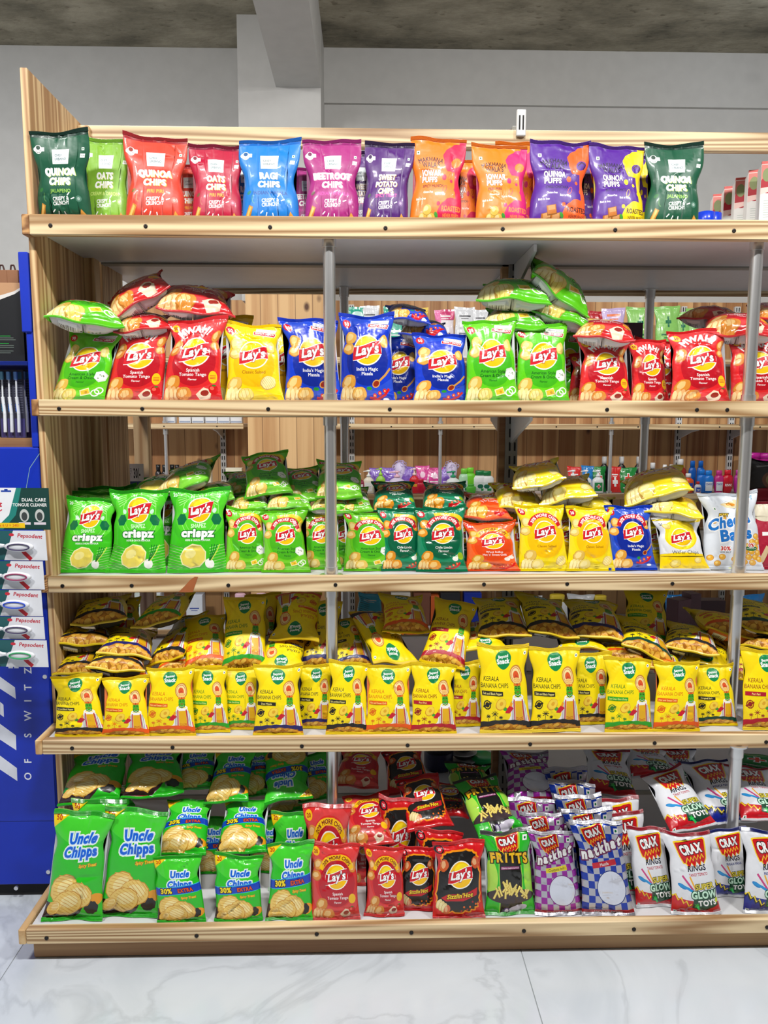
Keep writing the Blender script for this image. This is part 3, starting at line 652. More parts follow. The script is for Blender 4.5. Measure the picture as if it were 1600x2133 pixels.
d.ell(.10, 1.28, .10, .075, (30, 24, 24)); d.ell(.11, 1.28, .06, .055, (214, 30, 50)); d.text('20', .11, 1.262, .04, W_, .03)
for i in range(7): d.ell(.55 + .06 * i, .17 + .05 * math.sin(i * 2.0) + .03 * i, .02, .022, (240, 110, 20) if i % 2 else (160, 10, 20), n=8)

def crax(d, x, y, k, rot=0.0):
    co, si = math.cos(rot), math.sin(rot)
    def T(p): return np.array(p, float) * k @ np.array([[co, si], [-si, co]]) + (x, y)
    z = [(-1, .62), (-.9, .66), (.9, .78), (1.0, .70), (1.0, -.35), (.72, -.62), (.55, -.42), (.38, -.72), (.18, -.46), (0, -.78), (-.22, -.50), (-.42, -.82), (-.62, -.52), (-.80, -.50), (-1, -.1)]
    d.poly(T([(a * 1.08, b * 1.10) for a, b in z]), (252, 214, 40)); d.poly(T(z), (206, 22, 30))
    zz = []
    for i in range(11): zz.append((-.62 + .145 * i, -.44 + (.20 if i % 2 else -.05) + .02 * i))
    d.line(T(zz), .085 * k, (252, 214, 40))
    d.text('CRAX', x + .04 * k * si, y + .02 * k, .52 * k, W_, .12, rot=rot + .08, slant=-.08, out=((60, 10, 14), .05 * k), maxw=1.5 * k)
d = Design(1.60, (40, 186, 40), 'gloss', (60, 60, 60)); DES['fritts'] = d
d.poly([(.28, 0), (.24, .8), (.26, 1.6), (.76, 1.6), (.78, .8), (.74, 0)], (150, 220, 70)); d.poly([(.30, 0), (.26, .8), (.28, 1.6), (.74, 1.6), (.76, .8), (.72, 0)], (24, 24, 22)); d.ell(.06, .75, .16, .3, (176, 226, 80)); d.ell(.95, .75, .14, .4, (160, 220, 70))
d.rect(0, 1.52, 1, 1.6, (120, 124, 120)); crax(d, .50, 1.36, .22); d.dot(.86, 1.44, .045)
for i, t_ in enumerate('FRITTS'): d.text(t_, .12 + .155 * i, 1.03 + .02 * math.sin(i), .165, (240, 188, 30), .10, rot=(.12, .05, 0, 0, -.05, -.1)[i], out=((40, 20, 6), .022))
d.rect(.30, .90, .72, .955, (150, 30, 110)); d.text('CREAM & ONION FLAVOUR', .51, .912, .03, W_, .01, maxw=.40)
d.ell(.5, .40, .50, .15, (60, 46, 50)); rr = random.Random(2)
for i in range(26):
    a = rr.uniform(-1, 1); cx_, cy_ = .5 + a * .34, .42 + (1 - abs(a)) * rr.uniform(.0, .28); q = rr.uniform(.5, 2.6); dx, dy = .10 * math.cos(q), .10 * math.sin(q)
    d.line([(cx_ - dx, cy_ - dy), (cx_ + dx, cy_ + dy)], .044, (190, 150, 50)); d.line([(cx_ - dx, cy_ - dy + .004), (cx_ + dx, cy_ + dy + .004)], .032, (240, 222, 120))
d.ell(.62, .13, .22, .075, (206, 200, 216), .3); d.ell(.42, .10, .06, .075, (90, 70, 120)); d.ell(.42, .10, .035, .055, (226, 220, 236))
def natkhat(key, c, flav, fc, ft):
    d = Design(1.58, (186, 186, 196), 'foil', (196, 196, 204), (170, 170, 180)); DES[key] = d
    rr = random.Random(3)
    for j in range(12):
        for i in range(8):
            if (i + j) % 2 == 0: d.rect(i / 8, .12 + j * .125, (i + 1) / 8, .12 + (j + 1) * .125, c)
    d.rect(0, 0, 1, .12, (186, 20, 40)); d.text('WHEAT PUFFS', .5, .035, .055, (240, 230, 230), .03, maxw=.7)
    crax(d, .40, 1.34, .20, .12); d.dot(.84, 1.42, .042, (0, 120, 60))
    for i, t_ in enumerate('natkhat'): d.text(t_, .10 + .135 * i, .98 + .035 * i, .155, W_, .13, rot=.12, out=((110, 30, 80), .022))
    d.rect(.24, .86, .76, .95, fc, .12); d.text(flav, .5, .88, .05, ft, .01, rot=.12, maxw=.44)
    d.ell(.60, .50, .31, .30, mixc(c, K_, .3)); d.ell(.60, .50, .295, .285, (226, 230, 244))
natkhat('nk_purple', (156, 36, 160), 'Chatpata Imli', (240, 220, 50), (70, 40, 20)); natkhat('nk_blue', (16, 56, 170), 'Masala', (206, 30, 50), W_)
def rings(key, band, flav, fc):
    d = Design(1.55, (232, 234, 240), 'gloss', (170, 24, 44) if band[0] > 100 else (24, 34, 110)); DES[key] = d
    crax(d, .52, 1.18, .31, .05)
    d.text('RINGS', .56, .87, .10, (26, 30, 50), .05, slant=.1, rot=.06, maxw=.46); d.text(flav, .58, .775, .055, fc, .03, rot=.06, maxw=.42)
    d.line([(.22, .78), (.36, .60), (.44, .50)], .04, (206, 60, 130)); d.line([(.38, .76), (.44, .62), (.50, .50)], .035, (246, 180, 40)); d.ell(.20, .58, .10, .04, (20, 130, 206), -.5); d.line([(.14, .61), (.32, .54), (.46, .46)], .05, (30, 150, 220))
    t = np.linspace(0, 1, 12); d.poly(np.vstack([np.stack([t, .26 + .12 * (1 - t) ** 2], 1), [(1, 0), (0, 0)]]), band); zz = []
    for i in range(8): zz.append((.0 + .055 * i, .40 - .03 * i + (.05 if i % 2 else -.03)))
    d.line([(a, b - .02) for a, b in zz], .07, band if band[0] > 100 else K_); d.line(zz, .028, (250, 220, 30))
    d.poly([(.40, .16), (.46, .46), (.93, .52), (.96, .20), (.62, .10)], (14, 70, 44))
    d.text('SUPER', .70, .53, .10, (224, 206, 60), .07, rot=.08, out=((50, 40, 20), .010), maxw=.50); d.text('GLOW', .68, .355, .13, (206, 246, 220), .08, rot=.05, out=((0, 70, 40), .018), maxw=.56); d.text('TOYS', .73, .21, .105, W_, .08, rot=.08, out=((0, 60, 40), .012), maxw=.42)
    p = [(.50 + (.065 if i % 2 == 0 else .03) * math.cos(i * PI / 5), .20 + (.065 if i % 2 == 0 else .03) * math.sin(i * PI / 5)) for i in range(10)]; d.poly(p, (30, 190, 70)); d.line([(.50, .2), (.56, .1)], .045, (40, 200, 90)); d.ell(.94, .30, .03, .05, (214, 230, 40), -.3); d.dot(.07, .07, .03)
rings('rg_red', (206, 18, 34), 'TANGY TOMATO', (190, 30, 60)); rings('rg_blue', (16, 34, 140), 'MASALA MANIA', (20, 40, 130))

# back panels: silver film with a nutrition panel, colour dots and a bar code
BACK = {}
def backof(d):
    k = (tuple(d.back), tuple(int(v) for v in d.base))
    if k in BACK: return BACK[k]
    b = Design(d.asp, d.base, d.film, d.seal); A = d.asp
    b.rect(.06, 0, .94, A, d.back); dk = mixc(d.back, K_, .45) if sum(d.back) > 300 else (190, 190, 186)
    for i, c in enumerate(((30, 110, 60), (60, 140, 50), (20, 20, 20), (236, 206, 30), (150, 30, 40), (30, 30, 30))): b.ell(.30 + .05 * i, .155, .016, .018, c, n=10)
    b.rect(.60, .07, .84, .20, W_)
    x = .62; rr = random.Random(4)
    while x < .82: wd = rr.choice((.004, .008, .011)); b.rect(x, .085, x + wd, .19, K_); x += wd + rr.choice((.006, .009))
    for i in range(7): b.rect(.14, .30 + i * .05, .46 + .03 * (i % 3), .312 + i * .05, dk)
    b.rect(.54, .30, .86, .62, mixc(d.back, W_, .4)); 
    for i in range(6): b.rect(.56, .33 + i * .047, .84, .336 + i * .047, dk)
    b.rect(.49, 0, .53, A, mixc(d.back, K_, .2))
    BACK[k] = b
    return b

def _hash(seed): return np.random.default_rng(seed)
def shape_fn(W, H, T, seed, style, crush, shear=0.0):
    r = _hash(seed)
    ph = r.uniform(0, 6.28, 8); ncr = 10
    ca = r.uniform(0, PI, ncr); cu_ = r.uniform(-.9, .9, ncr); cv = np.where(r.random(ncr) < .5, r.uniform(.55, .95, ncr), r.uniform(.05, .5, ncr)); am = r.uniform(-.024, .016, ncr) * crush; sg = r.uniform(.018, .04, ncr); ln = r.uniform(.12, .3, ncr)
    pinch = r.uniform(.04, .09) * crush; kk = 3 + int(r.integers(0, 3))
    bend = r.uniform(-.022, .022); bend2 = r.uniform(-.015, .015); ear0 = r.uniform(-.045, .045); ear1 = r.uniform(-.01, .06)
    def f(u, v, side):
        s0 = .045
        vv = np.clip((v - s0) / (1 - 2 * s0), 0, 1)
        if style == 'gusset':
            pv = np.sin(np.clip((1 - vv) / .75, 0, 1) * PI / 2) ** .9 * (1 - np.exp(-vv / .04)) ** .6 * (1 - .22 * np.exp(-((vv - .55) / .12) ** 2))
            hw = W / 2 * (1 - (.13 + pinch) * np.exp(-((vv - .54) / .17) ** 2) - .09 / (1 + np.exp((vv - .5) / .06)))
        else:
            pv = np.sin(PI * vv ** (.62 if style == 'sag' else .86)) ** .55
            hw = W / 2 * (1 - (pinch + .03) * np.sin(PI * vv) ** .8 - .02 * np.sin(2 * PI * vv + ph[5]) - (.05 + pinch) * np.exp(-((vv - .74) / .12) ** 2))
        pu = np.clip(1 - np.abs(u) ** 2.6, 0, 1) ** .55
        th = T / 2 * pv * pu
        e = np.exp(-vv / .11) + np.exp(-(1 - vv) / .11)
        rip = np.sin(kk * u * PI + ph[0]) * .5 + np.sin((kk + 2) * u * PI + ph[1]) * .35 + np.abs(np.sin((kk + 4) * u * 1.5 + ph[2])) * .4
        w = .016 * W * rip * np.where(e > 1, 1, e) * (pu ** .5) * np.clip(vv / .02, 0, 1) * np.clip((1 - vv) / .02, 0, 1) * crush
        X = u * .5; Y = v * H / W
        for i in range(ncr):
            dx = X - cu_[i] * .45; dy = Y - cv[i] * H / W; a = dx * np.cos(ca[i]) + dy * np.sin(ca[i]); b = -dx * np.sin(ca[i]) + dy * np.cos(ca[i])
            w = w + am[i] * W * np.exp(-np.abs(b / sg[i]) ** 1.6 - (a / ln[i]) ** 2) * pu
        d = th + w * (1 if side > 0 else .8)
        wob = .014 * W * (1.6 * np.sin(u * 2.6 + ph[3]) + .7 * np.sin(u * 6 + ph[4])) * (1 - pv) * crush
        x = u * hw + bend * W * np.sin(PI * v) * crush + bend2 * W * np.sin(2 * PI * v) * crush
        z = v * H + W * (v ** 5) * crush * (ear0 * u + ear1 * (u * u - .4) + .012 * np.sin(u * 5 + ph[6]))
        x = x + shear * z
        y = -side * np.maximum(d, 0.0004) + wob
        return np.stack([x, y, z], -1)
    return f
def film_mesh(name, d, W, H, T, seed, style, crush, shear=0.0):
    f = shape_fn(W, H, T, seed, style, crush, shear)
    Vs, Ts, Cs, Ns = [], [], [], []; off = 0
    for side, dd in ((1, d), (-1, backof(d))):
        P, Tt, C = dd.tri(); u = P[:, 0] * 2 - 1; v = P[:, 1] / dd.asp
        if side < 0: u = -u
        p = f(u, v, side); e = 2e-3
        uc = np.clip(u, -1 + 2 * e, 1 - 2 * e); vc = np.clip(v, 2 * e, 1 - 2 * e)
        du = f(uc + e, vc, side) - f(uc - e, vc, side); dv = f(uc, vc + e, side) - f(uc, vc - e, side)
        n = np.cross(du, dv) if side > 0 else np.cross(dv, du)
        n /= np.linalg.norm(n, axis=1)[:, None] + 1e-12
        Vs.append(p); Ts.append(Tt + off); off += len(P); Cs.append(C); Ns.append(n)
    V = np.vstack(Vs); T_ = np.vstack(Ts); C = np.vstack(Cs); Nn = np.vstack(Ns)
    me = bpy.data.meshes.new(name)
    me.vertices.add(len(V)); me.vertices.foreach_set('co', V.ravel())
    me.loops.add(len(T_) * 3); me.loops.foreach_set('vertex_index', T_.ravel().astype(np.int32))
    me.polygons.add(len(T_)); me.polygons.foreach_set('loop_start', np.arange(0, len(T_) * 3, 3, dtype=np.int32))
    me.polygons.foreach_set('use_smooth', np.ones(len(T_), bool))
    me.update(calc_edges=True)
    at_ = me.attributes.new('print', 'BYTE_COLOR', 'CORNER')
    cc = np.ones((len(T_), 3, 4), np.float32); cc[:, :, :3] = (C / 255.0)[:, None, :]
    at_.data.foreach_set('color_srgb', cc.ravel())
    me.normals_split_custom_set_from_vertices(Nn.tolist() if False else [tuple(x) for x in Nn])
    me.materials.append(FILM[d.film])
    return me, f
def seal_mesh(f, W, H, v0, v1, col, filmkind):
    """the crimped band at an end of the bag: fine ridges across"""
    nu, nr = 25, 9; V = []; 
    for j in range(nr):
        v = v0 + (v1 - v0) * j / (nr - 1)
        for i in range(nu):
            u = -1 + 2 * i / (nu - 1); p = f(np.array([u * .999]), np.array([v]), 1)[0]; V.append((p[0] * 1.012, p[1] - .0012 - (.0010 if j % 2 else 0), p[2]))
    n = len(V)
    for j in range(nr):
        for i in range(nu):
            p = V[j * nu + i]; V.append((p[0], p[1] + .0034, p[2]))
    Fs = []
    for j in range(nr - 1):
        for i in range(nu - 1):
            a = j * nu + i; Fs.append((a, a + 1, a + nu + 1, a + nu)); Fs.append((n + a, n + a + nu, n + a + nu + 1, n + a + 1))
    for i in range(nu - 1):
        Fs.append((i, n + i, n + i + 1, i + 1)); a = (nr - 1) * nu + i; Fs.append((a, a + 1, n + a + 1, n + a))
    for j in range(nr - 1):
        a = j * nu; Fs.append((a, a + nu, n + a + nu, n + a)); a = j * nu + nu - 1; Fs.append((a, n + a, n + a + nu, a + nu))
    me = bpy.data.meshes.new('seal'); me.from_pydata(V, [], Fs)
    at_ = me.attributes.new('print', 'BYTE_COLOR', 'CORNER'); cc = np.ones((len(me.loops), 4), np.float32); cc[:, :3] = np.array(col[:3]) / 255.0
    at_.data.foreach_set('color_srgb', cc.ravel()); me.materials.append(FILM[filmkind])
    return me
_bagn = [0]
def bag(key, P0, P1, W, label, name, cat, group, yaw=0.0, T=.30, style='pillow', crush=1.0, twist=0.0, seals=True, shear=False):
    d = DES[key]; _bagn[0] += 1
    P0 = Vector(P0); P1 = Vector(P1); H = (P1 - P0).length; z = (P1 - P0) / H
    sh = 0.0
    if shear:      # a leaning bag whose bottom still lies flat on the shelf
        xh = Vector((math.cos(yaw), math.sin(yaw), 0)); A = P1 - P0; k = A.dot(xh); A = A - xh * k; H = A.length; z = A / H; sh = k / H
    best = None
    for sgn in (1, -1):
        x = Vector((math.cos(yaw), math.sin(yaw), 0)) * sgn; x = (x - z * x.dot(z)).normalized(); y = z.cross(x)
        if twist: x = (Matrix.Rotation(twist, 3, z) @ x); y = z.cross(x)
        v = (Vector(EYE) - P0).normalized() + Vector((0, 0, .35)); s = (-y).dot(v)
        if best is None or s > best[0]: best = (s, x.copy(), y.copy())
    x, y = best[1], best[2]
    me, f = film_mesh(name, d, W, H, W * T, 100 + _bagn[0] * 7, style, crush, sh)
    o = bpy.data.objects.new(name, me); COL.objects.link(o)
    o.matrix_world = Matrix([[x[i], y[i], z[i], P0[i]] for i in range(3)] + [[0, 0, 0, 1]])
    tag(o, label, cat, group)
    if seals:
        for nm, a, b in (('bottom_seal', .001, .040), ('top_seal', .960, .999)):
            c = bpy.data.objects.new(nm, seal_mesh(f, W, H, a, b, mixc(d.seal, K_, .06) if nm[0] == 't' else (mixc(d.base, K_, .1)), d.film)); COL.objects.link(c); c.parent = o
    return o

bpy.data.objects.remove(_fo) if False else None
# ---------------------------------------------------------------- the room
def mat_concrete():
    m, nt, b = newmat('raw_concrete'); L = nt.links; tc = N(nt, 'ShaderNodeTexCoord')
    n1 = N(nt, 'ShaderNodeTexNoise'); n1.inputs['Scale'].default_value = 2.2; n1.inputs['Detail'].default_value = 8; n1.inputs['Roughness'].default_value = .65
    n2 = N(nt, 'ShaderNodeTexNoise'); n2.inputs['Scale'].default_value = 16; n2.inputs['Detail'].default_value = 6
    mp = N(nt, 'ShaderNodeMapping'); mp.inputs['Scale'].default_value = (1, 1.6, 1); L.new(tc.outputs['Object'], mp.inputs[0])
    L.new(mp.outputs[0], n1.inputs['Vector']); L.new(mp.outputs[0], n2.inputs['Vector'])
    r = ramp(nt, [(.34, lin((96, 92, 78))), (.50, lin((138, 132, 114))), (.66, lin((170, 163, 144)))]); L.new(n1.outputs['Fac'], r.inputs[0])
    r2 = ramp(nt, [(.30, (.5, .47, .43, 1)), (.38, (1, 1, 1, 1))]); L.new(n2.outputs['Fac'], r2.inputs[0])
    mx = N(nt, 'ShaderNodeMix', data_type='RGBA', blend_type='MULTIPLY'); mx.inputs[0].default_value = .8; L.new(r.outputs[0], mx.inputs[6]); L.new(r2.outputs[0], mx.inputs[7])
    L.new(mx.outputs[2], b.inputs['Base Color']); b.inputs['Roughness'].default_value = .85
    bp = N(nt, 'ShaderNodeBump'); bp.inputs['Strength'].default_value = .5; bp.inputs['Distance'].default_value = .02; L.new(n2.outputs['Fac'], bp.inputs['Height']); L.new(bp.outputs[0], b.inputs['Normal'])
    return m
def mat_marble():
    m, nt, b = newmat('polished_marble_tile'); L = nt.links; tc = N(nt, 'ShaderNodeTexCoord')
    n1 = N(nt, 'ShaderNodeTexNoise'); n1.inputs['Scale'].default_value = 2.6; n1.inputs['Detail'].default_value = 7; n1.inputs['Distortion'].default_value = 1.4
    L.new(tc.outputs['Object'], n1.inputs['Vector'])
    r = ramp(nt, [(.30, lin((190, 198, 206))), (.47, lin((204, 211, 219))), (.50, lin((190, 197, 205))), (.53, lin((204, 211, 219))), (.8, lin((212, 219, 227)))]); L.new(n1.outputs['Fac'], r.inputs[0])
    L.new(r.outputs[0], b.inputs['Base Color']); b.inputs['Roughness'].default_value = .16
    return m
WALL = plain('white_wall_paint', (194, 193, 190), .7, noise=.03)
PLANK = wood('knotty_pine_planks', 'Z', (226, 178, 122), (176, 120, 72), ring=26, knots=True, plank=.098, plank_axis=0)
PINE_X = wood('pine_along_x', 'X', (228, 203, 160), (150, 112, 70), ring=170, rough=.45)
PINE_Y = wood('pine_along_y', 'Y', (226, 196, 146), (186, 138, 84), ring=46, rough=.5)
PINE_Z = wood('pine_along_z', 'Z', (222, 190, 142), (160, 116, 72), ring=90, rough=.5)
PINE_E = wood('pine_end_grain', 'Y', (196, 150, 96), (120, 76, 40), ring=160, rough=.6)
PINE_D = wood('darker_pine_along_x', 'X', (196, 156, 106), (142, 98, 60), ring=36, rough=.55)
LAM = plain('grey_laminate', (212, 212, 214), .35, noise=.03)
STEEL = plain('brushed_steel', (228, 228, 228), .30, metal=.9, noise=.03)
WMET = plain('white_metal', (214, 214, 212), .4, noise=.02)
GMET = plain('grey_metal', (150, 148, 140), .45, noise=.03)
DARK = plain('dark_recess', (24, 22, 22), .8)
SCREW = plain('dark_screw', (46, 42, 40), .4, metal=.6)
GAP = plain('tile_joint', (150, 156, 160), .8)

# floor tiles with thin joints
fl = MB(); gx = [xat(2000, 0, 0)]
j1 = [atz(1085, 1978, 0), atz(1130, 2133, 0)]
fl.box(-4.5, 5.5, -3.2, 3.2, -.06, -.0015, 0); struct('floor', fl, GAP)
MARB = mat_marble()
x0 = (j1[0][0] + j1[1][0]) / 2
for i in range(-4, 5):
    for k in range(-2, 3):
        m = MB(); a = x0 + i * 1.2; b_ = -.48 + k * 1.2
        m.box(a + .0012, a + 1.2 - .0012, b_ + .0012, b_ + 1.2 - .0012, -.0015, 0); struct('floor', m, MARB)
YW = 2.75; ZC = 3.352
struct('wall_back', MB().box(-4.5, 5.5, YW, YW + .1, 0, ZC), WALL)
struct('wall_front', MB().box(-4.5, 5.5, -3.3, -3.2, 0, ZC), plain('midtone_shop_front', (104, 98, 92), .8))  # unseen wall: one mid-tone for the shelves behind the camera, keeps bounce low
struct('wall_left', MB().box(-3.2, -3.1, -3.2, YW, 0, ZC), WALL)
struct('wall_right', MB().box(4.6, 4.7, -3.2, YW, 0, ZC), WALL)
struct('ceiling', MB().box(-4.5, 5.5, -3.2, YW + .1, ZC, ZC + .12), mat_concrete())
struct('wall_panelling', MB().box(-1.6, 4.6, YW - .018, YW - .001, 0, 1.956), PLANK)
# pillar, beam, and the beam along the back wall
px0, px1, YP = at(495, 150, 2.38)[0], at(668, 150, 2.38)[0], 2.38
struct('pillar', MB().box(px0, px1, YP, YW, 1.90, ZC), WALL)
PLANK_LIT = wood('lit_pillar_pine_planks', 'Z', (238, 196, 140), (204, 152, 98), ring=22, knots=True, plank=.094, plank_axis=0)  # wall planks again, paler: the brighter light on the pillar is in the colour
struct('pillar_cladding', MB().box(px0 + .02, px1 + .01, YP - .02, YW, 0, 1.935), PLANK_LIT)
zb = at(600, 182, YP)[2]
bl, br = at(575, 182, YP)[0], at(668, 182, YP)[0]
struct('beam_across', MB().box(bl, br, -3.2, YP + .1, zb, ZC), WALL)
zb2 = at(1000, 218, YW - .025)[2]
struct('beam_back', MB().box(px1, 4.6, YW - .025, YW, zb2, ZC), WALL)
# a ceiling lamp just outside the picture at the top right
lp = empty('hanging_bulb', (2.12, 1.85, 3.17), 'bare bulb hanging just below the concrete ceiling', 'lamp')
MB().lathe([(.016, 0), (.016, .04)], 16).build('lamp_holder', WMET, lp); MB().tube((0, 0, .04), (0, 0, ZC - 3.17), .003, n=8).build('cord', WMET, lp)

# ---------------------------------------------------------------- wall shelves on the far wall
def wall_shelf(x0, x1, z, label, poles=(), ups=()):
    t = empty('wall_shelf', ((x0 + x1) / 2, 2.4, z), label, 'shelf', 'wall shelves behind the aisle')
    cx_ = (x0 + x1) / 2; iv = lambda m: m
    m = MB().box(x0 - cx_, x1 - cx_, .016, YW - .02 - 2.4, -.02, 0); m.build('board', LAM, t)
    m = MB().box(x0 - cx_, x1 - cx_, -.004, .016, -.03, .002, bev=.002); m.build('front_strip', PINE_X, t)
    s = MB(); n = int((x1 - x0) / .22)
    for i in range(n):
        xx = x0 - cx_ + (i + .5) * (x1 - x0) / n; s.tube((xx, -.006, -.014), (xx, -.0035, -.014), .004, n=10)
    s.build('screw_heads', SCREW, t); 
    return t
XL0, XL1 = -1.55, px0 - .01
XR0, XR1 = px1 + .03, 4.2
for z, nm in ((1.60, 'top'), (1.236, 'upper'), (.842, 'middle'), (.45, 'lower'), (.06, 'bottom')):
    wall_shelf(XL0, XL1, z, nm + ' pine-edged wall shelf left of the pillar'); wall_shelf(XR0, XR1, z, nm + ' pine-edged wall shelf right of the pillar')
def upright(px, label):
    x = xat(px, YW - .03, 1.15); t = empty('slotted_upright', (x, YW - .018, 0), label, 'shelf upright', 'slotted uprights on the wall')
    b = MB(); b.box(-.016, .016, -.022, 0, 0, 1.93); b.build('channel', WMET, t)
    s = MB()
    for i in range(46):
        for q in (-.007, .007): s.box(q - .0028, q + .0028, -.0232, -.0219, .10 + i * .04, .124 + i * .04)
    s.build('slots', DARK, t)
    for z in (1.22, .826):
        bb = MB(); p = [(-.022, -.012), (-.022, -.075), (-.20, -.03), (-.30, -.018), (-.30, -.002), (-.022, -.002)]
        vs = [(-.004, y, z + w_) for y, w_ in p] + [(.004, y, z + w_) for y, w_ in p]; n = len(p)
        bb.add(vs, [tuple(range(n)), tuple(range(n, 2 * n))[::-1]] + [(i, n + i, n + (i + 1) % n, (i + 1) % n) for i in range(n)]); bb.build('bracket', WMET, t)
for px, lb in ((465, 'white slotted upright on the planks left of the pillar'), (733, 'white slotted upright on the planks just right of the pillar'), (1412, 'white slotted upright right of the rear steel post, beside blue bottles'), (1521, 'white slotted upright nearest the magenta tubs')): upright(px, lb)
def far_pole(px, label):
    x = xat(px, 2.43, 1.1); t = empty('shelf_post', (x, 2.43, 0), label, 'shelf post', 'thin steel posts of the wall shelves')
    for a, b_ in ((.842, 1.206), (1.236, 1.57)):
        m = MB(); m.tube((0, 0, a), (0, 0, b_), .010, n=14); m.tube((0, 0, b_ - .03), (0, 0, b_), .014, n=14); m.tube((0, 0, a), (0, 0, a + .015), .016, n=14); m.build('tube', STEEL, t)
for px, lb in ((346, 'thin steel shelf post left of the pillar'), (917, 'thin steel shelf post among the pump bottles right of the pillar'), (1272, 'thin steel shelf post beside the green refill pouches')): far_pole(px, lb)

# ---------------------------------------------------------------- the gondola shelving
ZS = {1: 1.738, 2: 1.309, 3: .874, 4: .487, 5: .090}
BH = {1: .047, 2: .040, 3: .040, 4: .037, 5: .037}
FY = {1: -.03, 2: -.03, 3: -.03, 4: -.11, 5: -.25}
XO, XI, XR = -.802, -.785, 2.35       # outer / inner face of the left side panel, right end
UNIT = empty('display_shelving', (0, .2, 0), 'tall double-sided pine display shelving unit standing on the marble floor', 'shelving')
def U(name, mb, mat, label=None):
    o = mb.build(name, mat, UNIT); o.matrix_parent_inverse = Matrix.Translation((0, -.2, 0))
    if label: o['label'] = label
    return o
sp = MB()   # left side panel: straight top, full height
sp.box(XO, XI, 0, .355, .03, 2.074, bev=.0015); U('side_panel', sp, PINE_Z)
U('side_panel', MB().box(XO, -.757, .385, .575, .03, 1.73, bev=.0015), PINE_Z)
U('corner_post', MB().box(XI, -.755, .315, .36, .05, 2.06, bev=.0015), PINE_Z)
U('corner_post', MB().box(XO, -.752, .78, .82, .05, 1.73, bev=.0015), PINE_Z)
zr = ZS[1]
U('top_rail', MB().box(XI, XR, .33, .352, 2.016, 2.066, bev=.002), PINE_X); U('top_rail', MB().box(XI, XR, .352, .40, 2.030, 2.05, bev=.002), PINE_D)
for r in (1, 2, 3, 4, 5):
    z = ZS[r]; y = FY[r]; h = BH[r]
    U('shelf_board', MB().box(XI + .001, XR, y + .020, .372, z - .030, z - .008), LAM)
    U('shelf_board', MB().box(XI + .001 if r < 9 else XO, XR, .405, .80, z - .030, z - .008), LAM)
    U('front_bar', MB().box(XO + .016, XR, y - .002, y + .020, z - h, z, bev=.0025), PINE_X)
    U('rear_bar', MB().box(XO + .016, XR, .80, .82, z - h, z, bev=.0025), PINE_X)
    U('centre_beam', MB().box(XI + .03, XR, .372, .405, z - .035, z - .010), GMET)
    U('side_rail', MB().box(XO - .001, XO + .0155, y - .002, -.0005, z - h, z, bev=.002), PINE_E if r < 4 else PINE_Y)
    sc = {1: (106, 304, 563, 803, 1047, 1281, 1528), 2: (124, 297, 559, 812, 1082, 1264, 1514, 1451), 3: (131, 275, 476, 699, 1008, 1181, 1400), 4: (151, 360, 629, 849, 1104, 1363, 1595), 5: (98, 410, 660, 857, 1091, 1320, 1597)}[r]
    s = MB()
    for px in sc:
        zz = z - h * .55; xx = xat(px, y, zz); s.lathe([(.0048, 0), (.0048, .0012), (.002, .0005)], 12)
        nb = len(s.v) - 36
        for i in range(nb, len(s.v)): vx, vy, vz = s.v[i]; s.v[i] = (xx + vx, y - .0022 - vz, zz + vy)
    U('screw_heads', s, SCREW)
U('plinth', MB().box(XO + .02, XR, -.225, .79, 0.001, .052, bev=.002), PINE_D)
# the knot stain on the third bar
kb = MB(); xk = xat(395, FY[3], .85)
kb.add([(xk - .028, FY[3] - .0026, .8345), (xk + .008, FY[3] - .0026, .8345), (xk + .022, FY[3] - .0026, .8735), (xk + .014, FY[3] - .0026, .8738), (xk + .002, FY[3] - .0026, .8655), (xk - .012, FY[3] - .0026, .850)], [(0, 1, 2, 3, 4, 5)])
U('wood_knot', kb, plain('brown_knot', (150, 84, 44), .5, noise=.25), 'reddish-brown knot on the pine bar')
# steel posts between the shelves
def post(x, y, z0, z1, top=True, base=True):
    m = MB(); m.tube((x, y, z0), (x, y, z1), .0150, n=28); o = U('steel_post', m, STEEL)
    c = MB()
    if top: c.tube((x, y, z1 - .004), (x, y, z1), .026, n=28); c.tube((x, y, z1 - .032), (x, y, z1 - .004), .0175, n=28); c.build('top_flange', STEEL, o)
    c = MB()
    if base: c.tube((x, y, z0), (x, y, z0 + .003), .030, n=28); c.tube((x, y, z0 + .003), (x, y, z0 + .024), .0175, n=28)
    c.build('floor_flange', STEEL, o)
for x, y, yr in ((-.086, .012, .77), (.965, .012, .77)):
    for a, b_ in ((1, 2), (2, 3), (3, 4), (4, 5)):
        yy = y if b_ < 5 else y - .03
        if b_ == 5 and x > 0: yy = -.10
        xx = x if x < 0 else x + (.0 if b_ < 5 else -.035)
        post(xx, yy, ZS[b_] - .008, ZS[a] - .030)
        post(x + .016, yr, ZS[b_] - .008, ZS[a] - .030)
